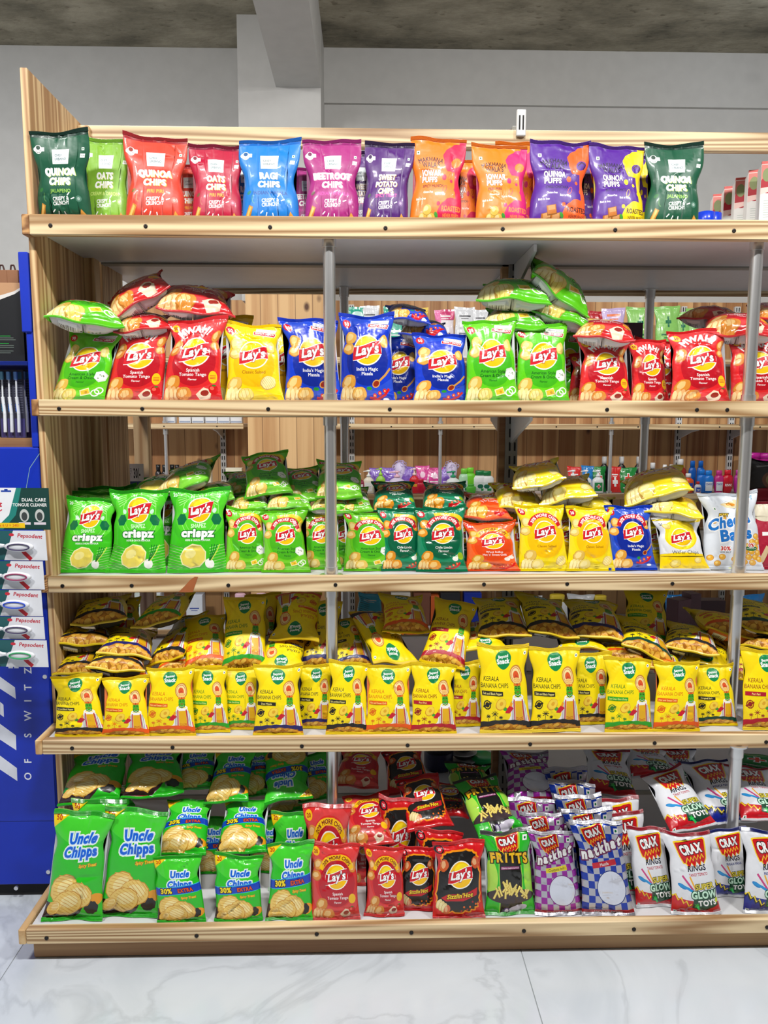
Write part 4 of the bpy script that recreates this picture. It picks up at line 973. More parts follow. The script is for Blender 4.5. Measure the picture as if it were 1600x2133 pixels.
# slotted centre upright with brackets
ux = xat(1062, .36, 1.2)
U('centre_stile', MB().box(ux - .030, ux - .012, .372, .405, .05, 2.03), PINE_D)
U('slotted_upright', MB().box(ux - .012, ux + .024, .362, .40, .05, 2.088, bev=.002), GMET)
s = MB()
for i in range(50):
    for q in (-.002, .013): s.box(ux + q, ux + q + .005, .3612, .3622, .09 + i * .04, .115 + i * .04)
U('upright_slots', s, DARK)
uc = xat(1086, .32, 2.08)
U('upright_tip', MB().box(uc - .013, uc + .013, .318, .3295, 2.046, 2.116, bev=.002), WMET)
U('tip_slots', MB().box(uc - .007, uc - .003, .3172, .318, 2.062, 2.100).box(uc + .003, uc + .007, .3172, .318, 2.062, 2.100), DARK)
for r in (1, 2, 3, 4):
    z = ZS[r] - .031
    for (y0, y1, q) in ((.362, .10, 1), (.405, .66, -1)):
        p = [(y0, z), (y0, z - .085), (y0 + (y1 - y0) * .35, z - .060), (y1, z - .018), (y1, z)]
        vs = [(ux + (.002 if q > 0 else -.010), yy, zz) for yy, zz in p] + [(ux + (.010 if q > 0 else -.002), yy, zz) for yy, zz in p]; n = len(p)
        U('bracket', MB().add(vs, [tuple(range(n)), tuple(range(n, 2 * n))[::-1]] + [(i, n + i, n + (i + 1) % n, (i + 1) % n) for i in range(n)]), WMET)

# ---------------------------------------------------------------- flat printed sheets
def sheet(name, d, W, H, loc, parent=None, rz=0.0, rx=0.0, ry=0.0, th=.0008, mat=None, curve=0.0):
    P, T_, C = d.tri(); n = len(P)
    x = (P[:, 0] - .5) * W; z = P[:, 1] / d.asp * H; y = -curve * W * (1 - (2 * P[:, 0] - 1) ** 2)
    V = np.vstack([np.stack([x, y - th / 2, z], 1), np.stack([x, y + th / 2, z], 1)]); Fc = np.vstack([T_, T_[:, ::-1] + n])
    me = bpy.data.meshes.new(name); me.from_pydata(V.tolist(), [], Fc.tolist())
    a = me.attributes.new('print', 'BYTE_COLOR', 'CORNER'); cc = np.ones((len(Fc), 3, 4), np.float32); cc[:, :, :3] = (np.vstack([C, C]) / 255.0)[:, None, :]
    a.data.foreach_set('color_srgb', cc.ravel()); me.materials.append(FILM[mat or 'card'])
    o = bpy.data.objects.new(name, me); COL.objects.link(o); o.location = loc; o.rotation_euler = (rx, ry, rz)
    if parent is not None: o.parent = parent
    return o

# ---------------------------------------------------------------- blue toothbrush stand on the left
BLUE = plain('blue_painted_board', (0, 44, 178), .5, noise=.03)
BS = empty('toothbrush_display_stand', (-1.15, .15, 0), 'blue freestanding toothbrush display stand left of the pine shelving', 'display stand')
def B(name, mb, mat):
    o = mb.build(name, mat, BS); o.matrix_parent_inverse = Matrix.Translation((1.15, -.15, 0)); return o
SX0, SX1 = -1.5, -.8045
zt = at(40, 932, 0)[2]
B('lower_cabinet', MB().box(SX0, SX1, .002, .32, .04, zt, bev=.003), BLUE); B('base', MB().box(SX0 + .02, SX1 - .01, .02, .31, 0, .04), DARK)
B('side_wall', MB().box(SX1 - .016, SX1, .002, .32, zt, 1.50, bev=.002), BLUE); B('back_wall', MB().box(SX0, SX1 - .016, .30, .32, zt, 1.50), plain('navy_board', (14, 22, 60), .5))
B('header_box', MB().box(SX1 - .023, SX1, -.004, .30, at(50, 692, 0)[2], at(50, 525, 0)[2], bev=.002), BLUE)
zsh = at(20, 752, 0)[2]; B('shelf_lip', MB().box(SX0, SX1 - .017, .004, .30, zsh - .010, zsh, bev=.001), plain('navy_edge', (16, 34, 110), .3))
B('inner_floor', MB().box(SX0, SX1 - .017, .03, .30, zt, zt + .022), PINE_D)
p0, p1 = at(100, 1650, 0), at(0, 1380, 0)
Wd = .30; Hd = .55; d = Design(Hd / Wd, (0, 44, 178), 'gloss')
cx0 = SX1 - .004 - Wd; zb0 = .22
def uv(px, py):
    q = at(px, py, 0.0); return ((q[0] - cx0) / Wd, (q[2] - zb0) / Wd)
for t_, py in (('O', 1617), ('F', 1585), ('S', 1532), ('W', 1491), ('I', 1460), ('T', 1432), ('Z', 1397)):
    u, v = uv(65, py); d.text(t_, u, v, .060, (236, 240, 250), .015, rot=PI / 2)
for pts in ([(0, 1408), (31, 1432), (33, 1456), (0, 1434)], [(0, 1462), (7, 1468), (8, 1494), (0, 1488)], [(0, 1506), (33, 1532), (34, 1563), (0, 1540)], [(0, 1572), (35, 1600), (36, 1627), (0, 1602)]):
    q = [uv(*p) for p in pts]; dx = q[1][0] - q[0][0]
    if dx > .03: q[0] = (q[0][0] - .06, q[0][1] + .04); q[3] = (q[3][0] - .06, q[3][1] + .04)
    d.poly(q, (222, 226, 238))
for px in (22, 34): u, v = uv(px, 1385); d.rect(u - .02, v - .03, u + .018, v + .05, (222, 226, 238))
sheet('lettering_panel', d, Wd, Hd, (cx0 + Wd / 2 + 1.15, .0008 - .15, zb0), BS, th=.0008)
s = MB()
for px, py in ((33, 1851), (100, 1817), (93, 1410)):
    q = at(px, py, -.002)
    if q[0] > SX1 - .006: q[0] = SX1 - .008
    s.tube((q[0], -.0015, q[2]), (q[0], .003, q[2]), .0055, n=14)
B('screws', s, STEEL)
# black packs and toothbrush packs inside the stand
d = Design(1.9, (22, 24, 28), 'matte'); d.poly([(0, 1.45), (.5, 1.58), (.8, 1.68), (1, 1.78), (1, 1.9), (0, 1.9)], (196, 150, 110)); d.poly([(0, 1.38), (.45, 1.52), (.8, 1.63), (1, 1.74), (1, 1.80), (.8, 1.70), (.4, 1.60), (0, 1.47)], (226, 222, 216))
for i, wd in enumerate((.42, .5, .56, 0, .36, .5, .5, 0, .48, .4)):
    if wd: d.rect(.2, .62 - i * .045, .2 + wd, .636 - i * .045, (20, 170, 60) if i in (0, 4) else (110, 124, 116))
DES['black_pack'] = d
for px0_, w_, Y, lb in ((2, .085, .05, 'black oral-care pack with small green lettering inside the blue stand'), (-28, .085, .08, 'black oral-care pack mostly outside the picture at the left edge')):
    o = sheet('oral_care_pack', d, w_, at(20, 590, Y)[2] - zsh, (xat(px0_ + 12, Y, 1.5), Y, zsh + .0005), th=.012); tag(o, lb, 'pack', 'black packs in the blue stand')
bag_m = plain('brown_paper', (150, 104, 72), .7)
for i, px in enumerate((4, 27)):
    q = xat(px, .12, 1.6); zt_ = at(px, 562, .12)[2]
    t = empty('paper_gift_bag', (q, .12, zsh), ('brown paper gift bag standing behind the black packs, nearer the blue header', 'brown paper gift bag cut by the left picture edge')[1 - i], 'paper bag', 'brown paper bags in the blue stand')
    m = MB(); H_ = zt_ - zsh; m.box(-.014, .014, 0, .03, 0, H_, bev=.001); m.build('bag_body', bag_m, t)
    h = MB(); h.path([(-.006, .005, H_), (-.004, .004, H_ + .012), (.003, .004, H_ + .012), (.006, .005, H_)], .002); h.build('handle', plain('brown_ribbon', (70, 40, 34), .6), t)
def toothbrush_pack(px, Y, col, lb):
    x = xat(px, Y, 1.3); z1 = at(px, 764, Y)[2]; z0 = at(px, 925, Y)[2]; h = z1 - z0
    t = empty('toothbrush_pack', (x, Y, zt + .023), lb, 'toothbrush', 'toothbrush packs in the blue stand'); z0 = .0
    card = Design(6, (44, 44, 60)); card.rect(.08, 0, .92, 1.7, (60, 54, 110)); 
    for i in range(14): card.rect(.15, 2.2 + i * .22, .85, 2.27 + i * .22, (84, 86, 104))
    card.rect(.15, 5.2, .85, 5.8, (40, 90, 120)); hh = h - .023
    sheet('backing_card', card, .030, hh, (0, .006, 0), t)
    m = MB(); m.path([(0, 0, hh * .08), (.002, -.002, hh * .35), (-.001, -.002, hh * .6)], .0042, 10); m.path([(-.001, -.002, hh * .6), (0, -.002, hh * .85)], .0022, 8); m.build('brush_handle', plain('white_plastic', (226, 230, 234), .3), t)
    m = MB(); m.box(-.004, .004, -.005, .0, hh * .38, hh * .5, bev=.001); m.build('grip', plain('grip' + str(col), col, .35), t)
    m = MB(); m.box(-.004, .004, -.007, -.001, hh * .85, hh * .97, bev=.001); m.build('bristles', plain('bristles' + str(col), mixc(col, W_, .4), .6), t)
toothbrush_pack(8, .05, (20, 120, 160), 'toothbrush pack with teal head at the left edge of the stand'); toothbrush_pack(22, .045, (30, 110, 200), 'toothbrush pack with blue grip, second in the stand'); toothbrush_pack(37, .04, (20, 90, 200), 'toothbrush pack with white slotted neck and blue grip, nearest the stand side'); toothbrush_pack(54, .06, (60, 110, 150), 'toothbrush pack slanting against the blue side wall')
# hanging strip of tongue cleaners
TS = empty('tongue_cleaner_strip', tuple(at(40, 1015, -.12)), 'hanging strip of blister-packed tongue cleaners with dark green header, in front of the blue stand', 'tongue cleaner strip')
YS = -.12; xr = at(103, 1016, YS)[0]; zh1 = at(50, 1016, YS)[2]; zh0 = at(50, 1103, YS)[2]; Wh = .20
loc0 = TS.location
d = Design((zh1 - zh0) / Wh, (14, 62, 56)); A = d.asp
d.poly([(0, 0), (.44, 0), (.60, A * .35), (.68, A), (0, A)], (30, 130, 120)); d.poly([(0, 0), (.34, 0), (.52, A * .35), (.62, A), (0, A)], (236, 238, 242)); d.text('Pepsodent', .24, A * .55, .062, (196, 20, 50), .05, slant=.2, maxw=.46)
d.line([(.22, A * .48), (.28, A * .40), (.34, A * .38), (.40, A * .42), (.44, A * .48)], .012, (206, 30, 60)); d.text('DUAL CARE', .96, A * .68, .036, W_, .02, al='r'); d.text('TONGUE CLEANER', .97, A * .56, .036, W_, .02, al='r', maxw=.40)
for x in (.70, .88): d.ell(x, A * .34, .055, .075, (196, 200, 196)); d.ell(x, A * .32, .035, .05, (60, 66, 66)); d.rect(x - .07, A * .12, x + .07, A * .18, (220, 210, 220))
d.rect(.26, .02, .70, A * .16, (250, 206, 20)); d.text('40/- x 6 U = 240/-', .48, .035, .030, (220, 90, 20), .02, maxw=.38); d.rect(.44, A * .90, .56, A * .94, (20, 60, 160)); d.rect(.48, A * .92, .52, A * .97, (20, 60, 160))
sheet('header_card', d, Wh, zh1 - zh0, Vector((xr - Wh / 2, YS, zh0)) - loc0, TS, th=.001, rz=-.05)
edges = [1103, 1166, 1226, 1281, 1329, 1386]; cl = [(60, 50, 90), (150, 40, 90), (20, 70, 200), (60, 50, 90), (20, 160, 90)]
for i in range(5):
    za = at(50, edges[i] + 1, YS)[2]; zbq = at(50, edges[i + 1], YS)[2]; W2 = .19; xc = at((99, 94, 91, 96, 103)[i], edges[i] + 20, YS - .004)[0] - W2 / 2
    d = Design((za - zbq) / W2, (228, 230, 236)); A = d.asp
    d.poly([(0, 0), (.46, 0), (.60, A), (0, A)], (30, 92, 96)); d.poly([(.0, 0), (.40, .0), (.30, A * .3), (0, A * .3)], (14, 50, 54)); d.text('Pepsodent', .80, A * .76, .048, (190, 20, 50), .035, slant=.2, rot=-.05, maxw=.34)
    d.ell(.575, A * .86, .032, .02, (206, 40, 60)); d.line([(.66, A * .5), (.72, A * .25), (.80, .01)], .05, (196, 20, 40))
    c = sheet('blister_card', d, W2, za - zbq, Vector((xc, YS - .004 - .001 * i, zbq)) - loc0, TS, th=.001, rz=-.06, rx=.05)
    m = MB(); zc = (za - zbq) * .52; pth = [(-.055 + .032 * math.cos(a), -.008, zc + .016 * math.sin(a)) for a in np.linspace(.35, 2 * PI - .35, 16)]
    m.path(pth, .0030); m.path([(-.025, -.008, zc + .006), (-.010, -.009, zc + .001), (.0, -.009, zc)], .0038)
    m.path([(-.025, -.008, zc - .006), (-.010, -.009, zc - .002), (.0, -.009, zc)], .0038)
    base = len(m.v); m.lathe([(.002, -.004), (.010, -.003), (.012, 0), (.010, .003), (.002, .004)], 20, sx=3.0, sy=1.0)
    for k in range(base, len(m.v)): vx, vy, vz = m.v[k]; m.v[k] = (vx + .034, -.008 + vz, zc - .003 + vy * 1.0)
    m.build('tongue_cleaner', plain('tongue_cleaner_white', (224, 226, 232), .3), c)
    m = MB(); m.path([(.034 + .026 * math.cos(a), -.0125, zc - .003 + .0075 * math.sin(a)) for a in np.linspace(0, 2 * PI, 18)], .0014, 6); m.build('grip_outline', plain('grip_line' + str(i), cl[i], .4), c)
m = MB(); hk = at(58, 960, YS + .06); m.path([Vector((at(54, 1016, YS)[0], YS, zh1 - .004)) - loc0, Vector(at(62, 975, -.03)) - loc0, Vector((SX1 + .004, -.004, at(74, 945, 0)[2])) - loc0], .0007, 5); m.build('hanging_thread', plain('pale_thread', (120, 160, 150), .5), TS)

# ---------------------------------------------------------------- goods on the far wall shelves and on the rear half of the shelving
def plast(c, rough=.3): return plain('plastic_%d_%d_%d' % c, c, rough, coat=.2, noise=.03)
def lab(key, base, lines, col=W_, asp=1.3, extra=None):
    d = Design(asp, base); 
    for t_, y, h, c in lines:
        if t_: d.text(t_, .5, y, h, c, .03, maxw=.86)
        else: d.rect(.2, y, .8, y + h * .45, c); d.rect(.3, y - h * .7, .7, y - h * .45, c)
    if extra: extra(d)
    DES[key] = d; return d
def wrap(name, d, W, H, R, parent, loc, depth=1.0):
    """a label bent round the front of a bottle (half width W, radius R)"""
    P, T_, C = d.tri(); a = (P[:, 0] - .5) * W / R; x = R * np.sin(a); y = -R * np.cos(a) * depth; z = P[:, 1] / d.asp * H
    me = bpy.data.meshes.new(name); me.from_pydata(np.stack([x, y, z], 1).tolist(), [], T_.tolist())
    at_ = me.attributes.new('print', 'BYTE_COLOR', 'CORNER'); cc = np.ones((len(T_), 3, 4), np.float32); cc[:, :, :3] = (C / 255.0)[:, None, :]
    at_.data.foreach_set('color_srgb', cc.ravel()); me.materials.append(FILM['card']); me.polygons.foreach_set('use_smooth', np.ones(len(T_), bool))
    o = bpy.data.objects.new(name, me); COL.objects.link(o); o.parent = parent; o.location = loc; return o
def bottle(px, Y, z, ytop, wpx, body, cap, dkey, label, name='bottle', group=None, style='pump', flat=.6, rz=0.0):
    x = xat(px, Y, z + .1); H = at(px, ytop, Y)[2] - z; R = wpx * dist((x, Y, z)) / F / 2
    t = empty(name, (x, Y, z + .0005), label, name.replace('_', ' ').split()[-1], group, rz)
    bh = {'pump': .70, 'cap': .80, 'flip': .78}[style] * H
    sh = [(R * .93, 0), (R, H * .02), (R, bh * .70), (R * .92, bh * .82), (R * .55, bh * .93), (R * .34, bh * .97), (R * .34, bh)]
    if style == 'flip': sh = [(R * .70, 0), (R * .76, H * .03), (R, bh * .45), (R, bh * .85), (R * .8, bh * .97), (R * .6, bh)]
    MB().lathe(sh, 24, sy=flat).build('bottle_body', plast(body), t)
    c = MB()
    if style == 'pump':
        c.lathe([(R * .40, bh), (R * .42, bh + H * .07), (R * .18, bh + H * .09), (R * .14, bh + H * .2), (R * .36, bh + H * .21), (R * .36, bh + H * .27), (R * .2, bh + H * .285)], 18, sy=.9); c.build('pump', plast(cap), t)
        MB().tube((0, 0, bh + H * .24), (-R * 1.0, -R * .2, bh + H * .22), R * .12, R * .09, 10).build('spout', plast(cap), t)
    else:
        k = .46 if style == 'cap' else .62
        c.lathe([(R * k, bh - .001), (R * k, H * .98), (R * k * .85, H)], 22, sy=flat if style == 'flip' else .9); c.build('cap', plast(cap), t)
    if dkey: wrap('label', DES[dkey], R * 1.5, bh * .52, R * 1.015, t, (0, 0, bh * .12), flat)
    return t
def pouch(px, Y, z, ytop, wpx, key, label, group=None, yb=None, T=.28, cat='refill pouch', name='refill_pouch'):
    z = z if yb is None else at(px, yb, Y)[2]
    P0 = (xat(px, Y, z), Y, z + .001); P1 = at(px, ytop, Y + .02)
    return bag(key, P0, P1, wpx * dist(P0) / F, label, name, cat, group, T=T, crush=.8, seals=False)
lab('p_green', (150, 214, 110), [('', .55, .1, (20, 120, 60))], asp=1.25, extra=lambda d: (d.rect(.46, .74, .54, 1.0, (20, 120, 80)), d.rect(.37, .83, .63, .91, (20, 120, 80)), d.rect(0, 0, 1, .34, (214, 232, 220))))
lab('p_yellow', (236, 232, 224), [('', 1.06, .08, (250, 240, 200)), ('', .6, .07, (120, 110, 100))], asp=1.25); DES['p_yellow'].layers.insert(0, ([np.array([(0, .98), (1, .98), (1, 1.25), (0, 1.25)])], (232, 196, 20)))
lab('p_pink', (238, 226, 232), [('', 1.06, .08, W_), ('', .6, .10, (120, 90, 110))], asp=1.25, extra=lambda d: d.poly([(0, .5), (.3, .6), (.28, 1.25), (0, 1.25)], (244, 120, 180))); DES['p_pink'].layers.insert(0, ([np.array([(0, .98), (1, .98), (1, 1.25), (0, 1.25)])], (214, 60, 120)))
lab('p_white', (226, 228, 232), [('', 1.05, .08, (50, 50, 60)), ('', .6, .09, (90, 90, 110))], asp=1.3)
lab('p_teal', (20, 170, 140), [('', .6, .12, W_)], asp=1.2, extra=lambda d: d.ell(.5, 1.0, .3, .1, (200, 240, 230)))
lab('p_red', (196, 24, 40), [('', .95, .12, (250, 214, 60))], asp=1.2, extra=lambda d: d.rect(0, .1, 1, .6, (40, 140, 80)))
lab('p_lilac', (214, 190, 236), [('', 1.0, .12, (250, 120, 40))], asp=1.2, extra=lambda d: d.rect(.1, .1, .9, .8, (226, 232, 244)))
lab('p_wred', (220, 40, 36), [('', .9, .12, W_)], asp=1.35, extra=lambda d: (d.rect(.42, .3, .6, .8, W_), d.rect(.28, .45, .74, .64, W_)))
lab('p_wgreen', (30, 140, 60), [('', .22, .1, W_)], asp=1.35, extra=lambda d: (d.rect(.42, .5, .6, 1.05, W_), d.rect(.26, .68, .76, .88, W_), d.rect(.46, .54, .56, 1.0, (230, 70, 40)), d.rect(.30, .72, .72, .84, (230, 70, 40))))
lab('p_wblue', (30, 130, 206), [('', .5, .14, W_)], asp=1.35)
lab('p_purple', (126, 84, 190), [('', .5, .12, W_)], asp=1.3); lab('p_magenta', (220, 60, 150), [('', .5, .14, W_)], asp=1.3, extra=lambda d: d.ell(.5, .85, .2, .16, (248, 210, 230)))
lab('b_det', (226, 236, 230), [], asp=1.1, extra=lambda d: (d.ell(.5, .6, .26, .26, (10, 110, 80)), d.rect(.55, .05, .95, .35, (20, 150, 70))))
lab('b_white', (240, 238, 234), [('', .6, .12, (80, 70, 70)), ('', .35, .1, (200, 120, 40))], asp=1.2)
lab('b_free', (206, 20, 40), [('FREE', .5, .26, (250, 214, 40))], asp=1.0)
lab('b_plus', (30, 140, 70), [], asp=1.1, extra=lambda d: (d.rect(.42, .3, .6, .9, W_), d.rect(.25, .5, .77, .7, W_), d.rect(.46, .34, .56, .86, (230, 60, 40)), d.rect(.3, .54, .72, .66, (230, 60, 40))))
lab('b_blue', (230, 236, 244), [('COMFORT', .5, .16, (30, 60, 160))], asp=.8); lab('b_revive', (190, 16, 34), [('REVIVE', .4, .2, W_)], asp=.8)
lab('b_orange', (40, 80, 180), [('', .45, .22, W_)], asp=.9, extra=lambda d: d.rect(0, 0, 1, .12, (220, 60, 30)))
YG = 2.47; ZT, ZU, ZM, ZB = 1.602, 1.238, .844, .062
gp = 'refill pouches on the far wall shelf'
for px, yt, w, k, lb in ((652, 640, 34, 'p_teal', 'teal pouch on the far shelf behind the left steel post'), (745, 640, 44, 'p_teal', 'teal-green pouch right of the rear steel post'), (770, 637, 40, 'p_white', 'pale pouch among teal ones on the far shelf'), (823, 640, 48, 'p_teal', 'bright green pouch left of the yellow-topped pouch'),
    (868, 642, 50, 'p_yellow', 'white refill pouch with yellow top band'), (926, 645, 42, 'p_pink', 'white refill pouch with pink top band and pink flap'), (968, 640, 44, 'p_white', 'white refill pouch with black heading'), (1000, 645, 36, 'p_white', 'white refill pouch right of the black-headed one'),
    (1236, 648, 44, 'p_red', 'red pouch with yellow lettering right of the green bag pile'), (1278, 642, 50, 'p_lilac', 'lilac pouch with orange lettering on the far shelf'),
    (1332, 640, 56, 'p_green', 'light green pouch just left of the rear steel post'), (1390, 638, 56, 'p_green', 'light green pouch with dark cross right of the rear steel post'), (1422, 650, 40, 'p_green', 'light green pouch, narrow, between two with crosses'), (1454, 642, 50, 'p_green', 'light green pouch with cross farthest right on the far shelf')):
    pouch(px, YG, ZT, yt, w, k, lb, gp)
for i, px in enumerate((352, 385, 412, 440, 466, 492)):   # small white boxes just over the shelf edge
    t = empty('small_white_box', (xat(px, 2.45, 1.25), 2.45, ZU + .0005), ('leftmost', 'second from left', 'third from left', 'third from right', 'second from right', 'rightmost')[i] + ' small white box in the row above the left pine shelf edge', 'box', 'small white boxes on the far shelf')
    MB().box(-.033, .033, 0, .05, 0, .035, bev=.002).build('carton', plain('white_card', (230, 230, 230), .6), t); MB().box(-.030, .030, -.0005, .0, .004, .012).build('label_strip', plain('grey_print', (150, 160, 180), .6), t)
gb = 'pump bottles on the far wall shelf'; PK = (240, 190, 206)
for px, yt, w, b_, c_, k, lb, st in (
    (748, 985, 24, (150, 40, 70), (230, 230, 230), 'b_white', 'dark pink pump bottle beside the rear steel post', 'pump'), (768, 978, 22, (236, 226, 206), (236, 236, 232), 'b_white', 'cream pump bottle with white label', 'pump'), (793, 974, 20, (150, 206, 60), (160, 216, 60), None, 'lime green pump bottle', 'pump'),
    (827, 980, 32, (226, 214, 240), PK, None, 'white pump bottle with pink pump in lilac wrap', 'pump'), (863, 974, 20, (214, 30, 40), (236, 200, 200), 'b_free', 'red bottle with FREE sticker', 'pump'), (876, 998, 22, (196, 16, 50), (196, 16, 50), None, 'small crimson bottle beside the FREE one', 'flip'),
    (944, 980, 28, (236, 240, 238), (20, 150, 100), 'b_det', 'white pump bottle with green pump and round badge', 'pump'), (967, 976, 22, (176, 222, 180), (120, 206, 60), 'b_det', 'pale green bottle with round badge', 'flip'), (980, 974, 22, (120, 214, 50), (120, 214, 50), None, 'bright lime bottle behind the badge bottles', 'flip'),
    (982, 1008, 20, (90, 200, 60), (90, 200, 60), None, 'small lime bottle in front', 'flip'), (1000, 980, 32, (236, 240, 238), (16, 120, 60), 'b_det', 'white bottle with wide green cap, left one of two', 'flip'), (1013, 981, 32, (240, 242, 240), (16, 120, 60), 'b_det', 'white bottle with wide green cap, right one of two', 'flip')):
    bottle(px, YG - .03 - (.05 if yt > 1000 else 0), ZM, yt, w, b_, c_, k, lb, 'pump_bottle' if st == 'pump' else 'shampoo_bottle', gb, st)
for px, yt, w, k, lb in ((782, 975, 26, 'p_purple', 'purple refill pouch left of the lime bottle'), (812, 974, 40, 'p_purple', 'purple refill pouch behind the white pink-pumped bottle'), (845, 972, 40, 'p_purple', 'lilac refill pouch right of the pink-pumped bottle'), (880, 970, 30, 'p_magenta', 'magenta refill pouch behind the red FREE bottle'), (893, 976, 28, 'p_pink', 'pale pink refill pouch with white band'), (905, 974, 36, 'p_magenta', 'magenta refill pouch left of the thin steel post'), (932, 974, 36, 'p_purple', 'lilac refill pouch behind the green-pumped bottle'),
    (1196, 972, 30, 'p_wred', 'red refill pouch behind the left white pump bottle, right half'), (1224, 970, 26, 'p_wblue', 'blue refill pouch behind the white pump bottles'), (1247, 972, 30, 'p_wgreen', 'green refill pouch behind the right white pump bottle'), (1281, 972, 26, 'p_wred', 'red refill pouch right of the thin steel post'), (1308, 974, 38, 'p_wgreen', 'green refill pouch with white and red cross')):
    pouch(px, YG + .05 if px < 1270 else YG, ZM, yt, w, k, lb, 'refill pouches on the middle far shelf', T=.2)
for px, yt, w, b_, c_, k, lb, st, g in (
    (1194, 978, 24, (238, 238, 240), (240, 240, 240), 'b_white', 'white pump bottle with red-toned label, left of three', 'pump', gb), (1221, 978, 24, (238, 240, 244), (240, 240, 240), 'b_plus', 'white pump bottle with green cross label, middle of three', 'pump', gb), (1246, 978, 24, (238, 240, 240), (240, 240, 240), 'b_plus', 'white pump bottle with green cross label, right of three', 'pump', gb),
    (1258, 951, 22, (24, 22, 24), (236, 236, 236), None, 'black bottle with white cap, leftmost', 'cap', 'black bottles at the back of the shelf'), (1294, 951, 22, (24, 22, 24), (236, 236, 236), None, 'black bottle with white cap, second from left', 'cap', 'black bottles at the back of the shelf'), (1329, 951, 20, (24, 22, 24), (236, 236, 236), None, 'black bottle with white cap beside the rear steel post', 'cap', 'black bottles at the back of the shelf'), (1359, 964, 22, (24, 22, 24), (236, 236, 236), None, 'black bottle with white cap right of the rear steel post', 'cap', 'black bottles at the back of the shelf'),
    (1384, 968, 18, (210, 210, 206), (240, 240, 240), None, 'grey bottle with white cap, left', 'cap', None), (1398, 968, 18, (216, 214, 206), (240, 240, 240), None, 'grey bottle with white cap, right', 'cap', None), (1416, 956, 28, (150, 40, 20), (236, 236, 236), None, 'brown-red antiseptic bottle with white cap', 'cap', None),
    (1442, 960, 16, (14, 90, 180), (14, 100, 196), None, 'blue bottle with tall cap, left one', 'flip', 'blue softener bottles'), (1459, 960, 16, (14, 90, 180), (14, 100, 196), None, 'blue bottle with tall cap, right one', 'flip', 'blue softener bottles'),
    (1434, 986, 24, (230, 90, 24), (236, 236, 236), 'b_orange', 'orange cleaner bottle with white cap', 'cap', None), (1455, 1003, 14, (226, 226, 236), (214, 40, 30), 'b_orange', 'small bottle with red cap', 'cap', None), (1462, 978, 20, (20, 110, 206), (20, 120, 214), None, 'blue softener bottle behind the front one', 'flip', 'blue softener bottles'),
    (1476, 980, 22, (20, 120, 214), (30, 130, 220), 'b_blue', 'blue softener bottle with white label in front', 'flip', 'blue softener bottles'), (1498, 980, 20, (196, 40, 130), (206, 50, 140), 'b_blue', 'magenta softener bottle with white label', 'flip', None), (1516, 979, 22, (206, 16, 40), (214, 20, 44), 'b_revive', 'red bottle with white lettering', 'flip', None),
    (1538, 979, 18, (180, 40, 150), (190, 50, 160), None, 'purple-pink bottle right of the red one', 'flip', None), (1558, 979, 18, (190, 60, 160), (196, 70, 170), None, 'purple-pink bottle nearest the right steel post', 'flip', None)):
    Yb = YG + .10 if yt < 965 else (YG - .06 if 1000 < yt else YG - .02)
    bottle(px, Yb, ZM, yt, w, b_, c_, k, lb + ' on the far shelf', 'pump_bottle' if st == 'pump' else 'bottle', g, st)
for i, (px, yt) in enumerate(((1575, 960), (1592, 945), (1562, 944))):
    x = xat(px, YG + .1 * (i > 0), 1.0); t = empty('plastic_tub', (x, YG + .1 * (i > 0), ZM + .0005 ), ('magenta tub in front at the right edge of the far shelf', 'magenta tub stacked higher at the right edge', 'magenta tub stacked higher nearer the steel post')[i], 'tub', 'magenta tubs on the far shelf')
    H = at(px, yt, YG)[2] - ZM; MB().lathe([(.045, 0), (.052, H * .85), (.052, H * .86)], 24).build('tub_body', plast((176, 20, 130)), t); MB().lathe([(.055, H * .86), (.056, H), (.05, H)], 24).build('tub_lid', plast((190, 30, 150)), t)
# shower puffs in net bags
for px, yt, c_, lb in ((833, 970, (206, 190, 236), 'lilac net shower puff behind the pump bottles'), (940, 962, (206, 190, 230), 'lilac net shower puff under a tied clear bag')):
    x = xat(px, YG + .08, 1.0); t = empty('shower_puff', (x, YG + .08, ZM + .105), lb, 'shower puff'); z = at(px, yt, YG)[2] - ZM - .105
    m = MB(); rr = random.Random(px)
    for k in range(26):
        a, b = rr.uniform(0, 6.3), rr.uniform(-1.2, 1.4); r = .034 + rr.uniform(0, .006); c0 = Vector((r * math.cos(a) * math.cos(b), r * math.sin(a) * math.cos(b), r * math.sin(b) + .03)); m.path([c0 + Vector((.010 * math.cos(q), .008 * math.sin(q + k), .010 * math.sin(q))) for q in np.linspace(0, 6.28, 9)], .0016, 5)
    m.build('net_ruffles', plast(c_, .5), t); MB().lathe([(.012, -.105), (.024, -.06), (.034, 0), (.036, .03), (.026, .055), (.006, .066)], 16).build('net_core', plast(mixc(c_, W_, .3), .6), t)
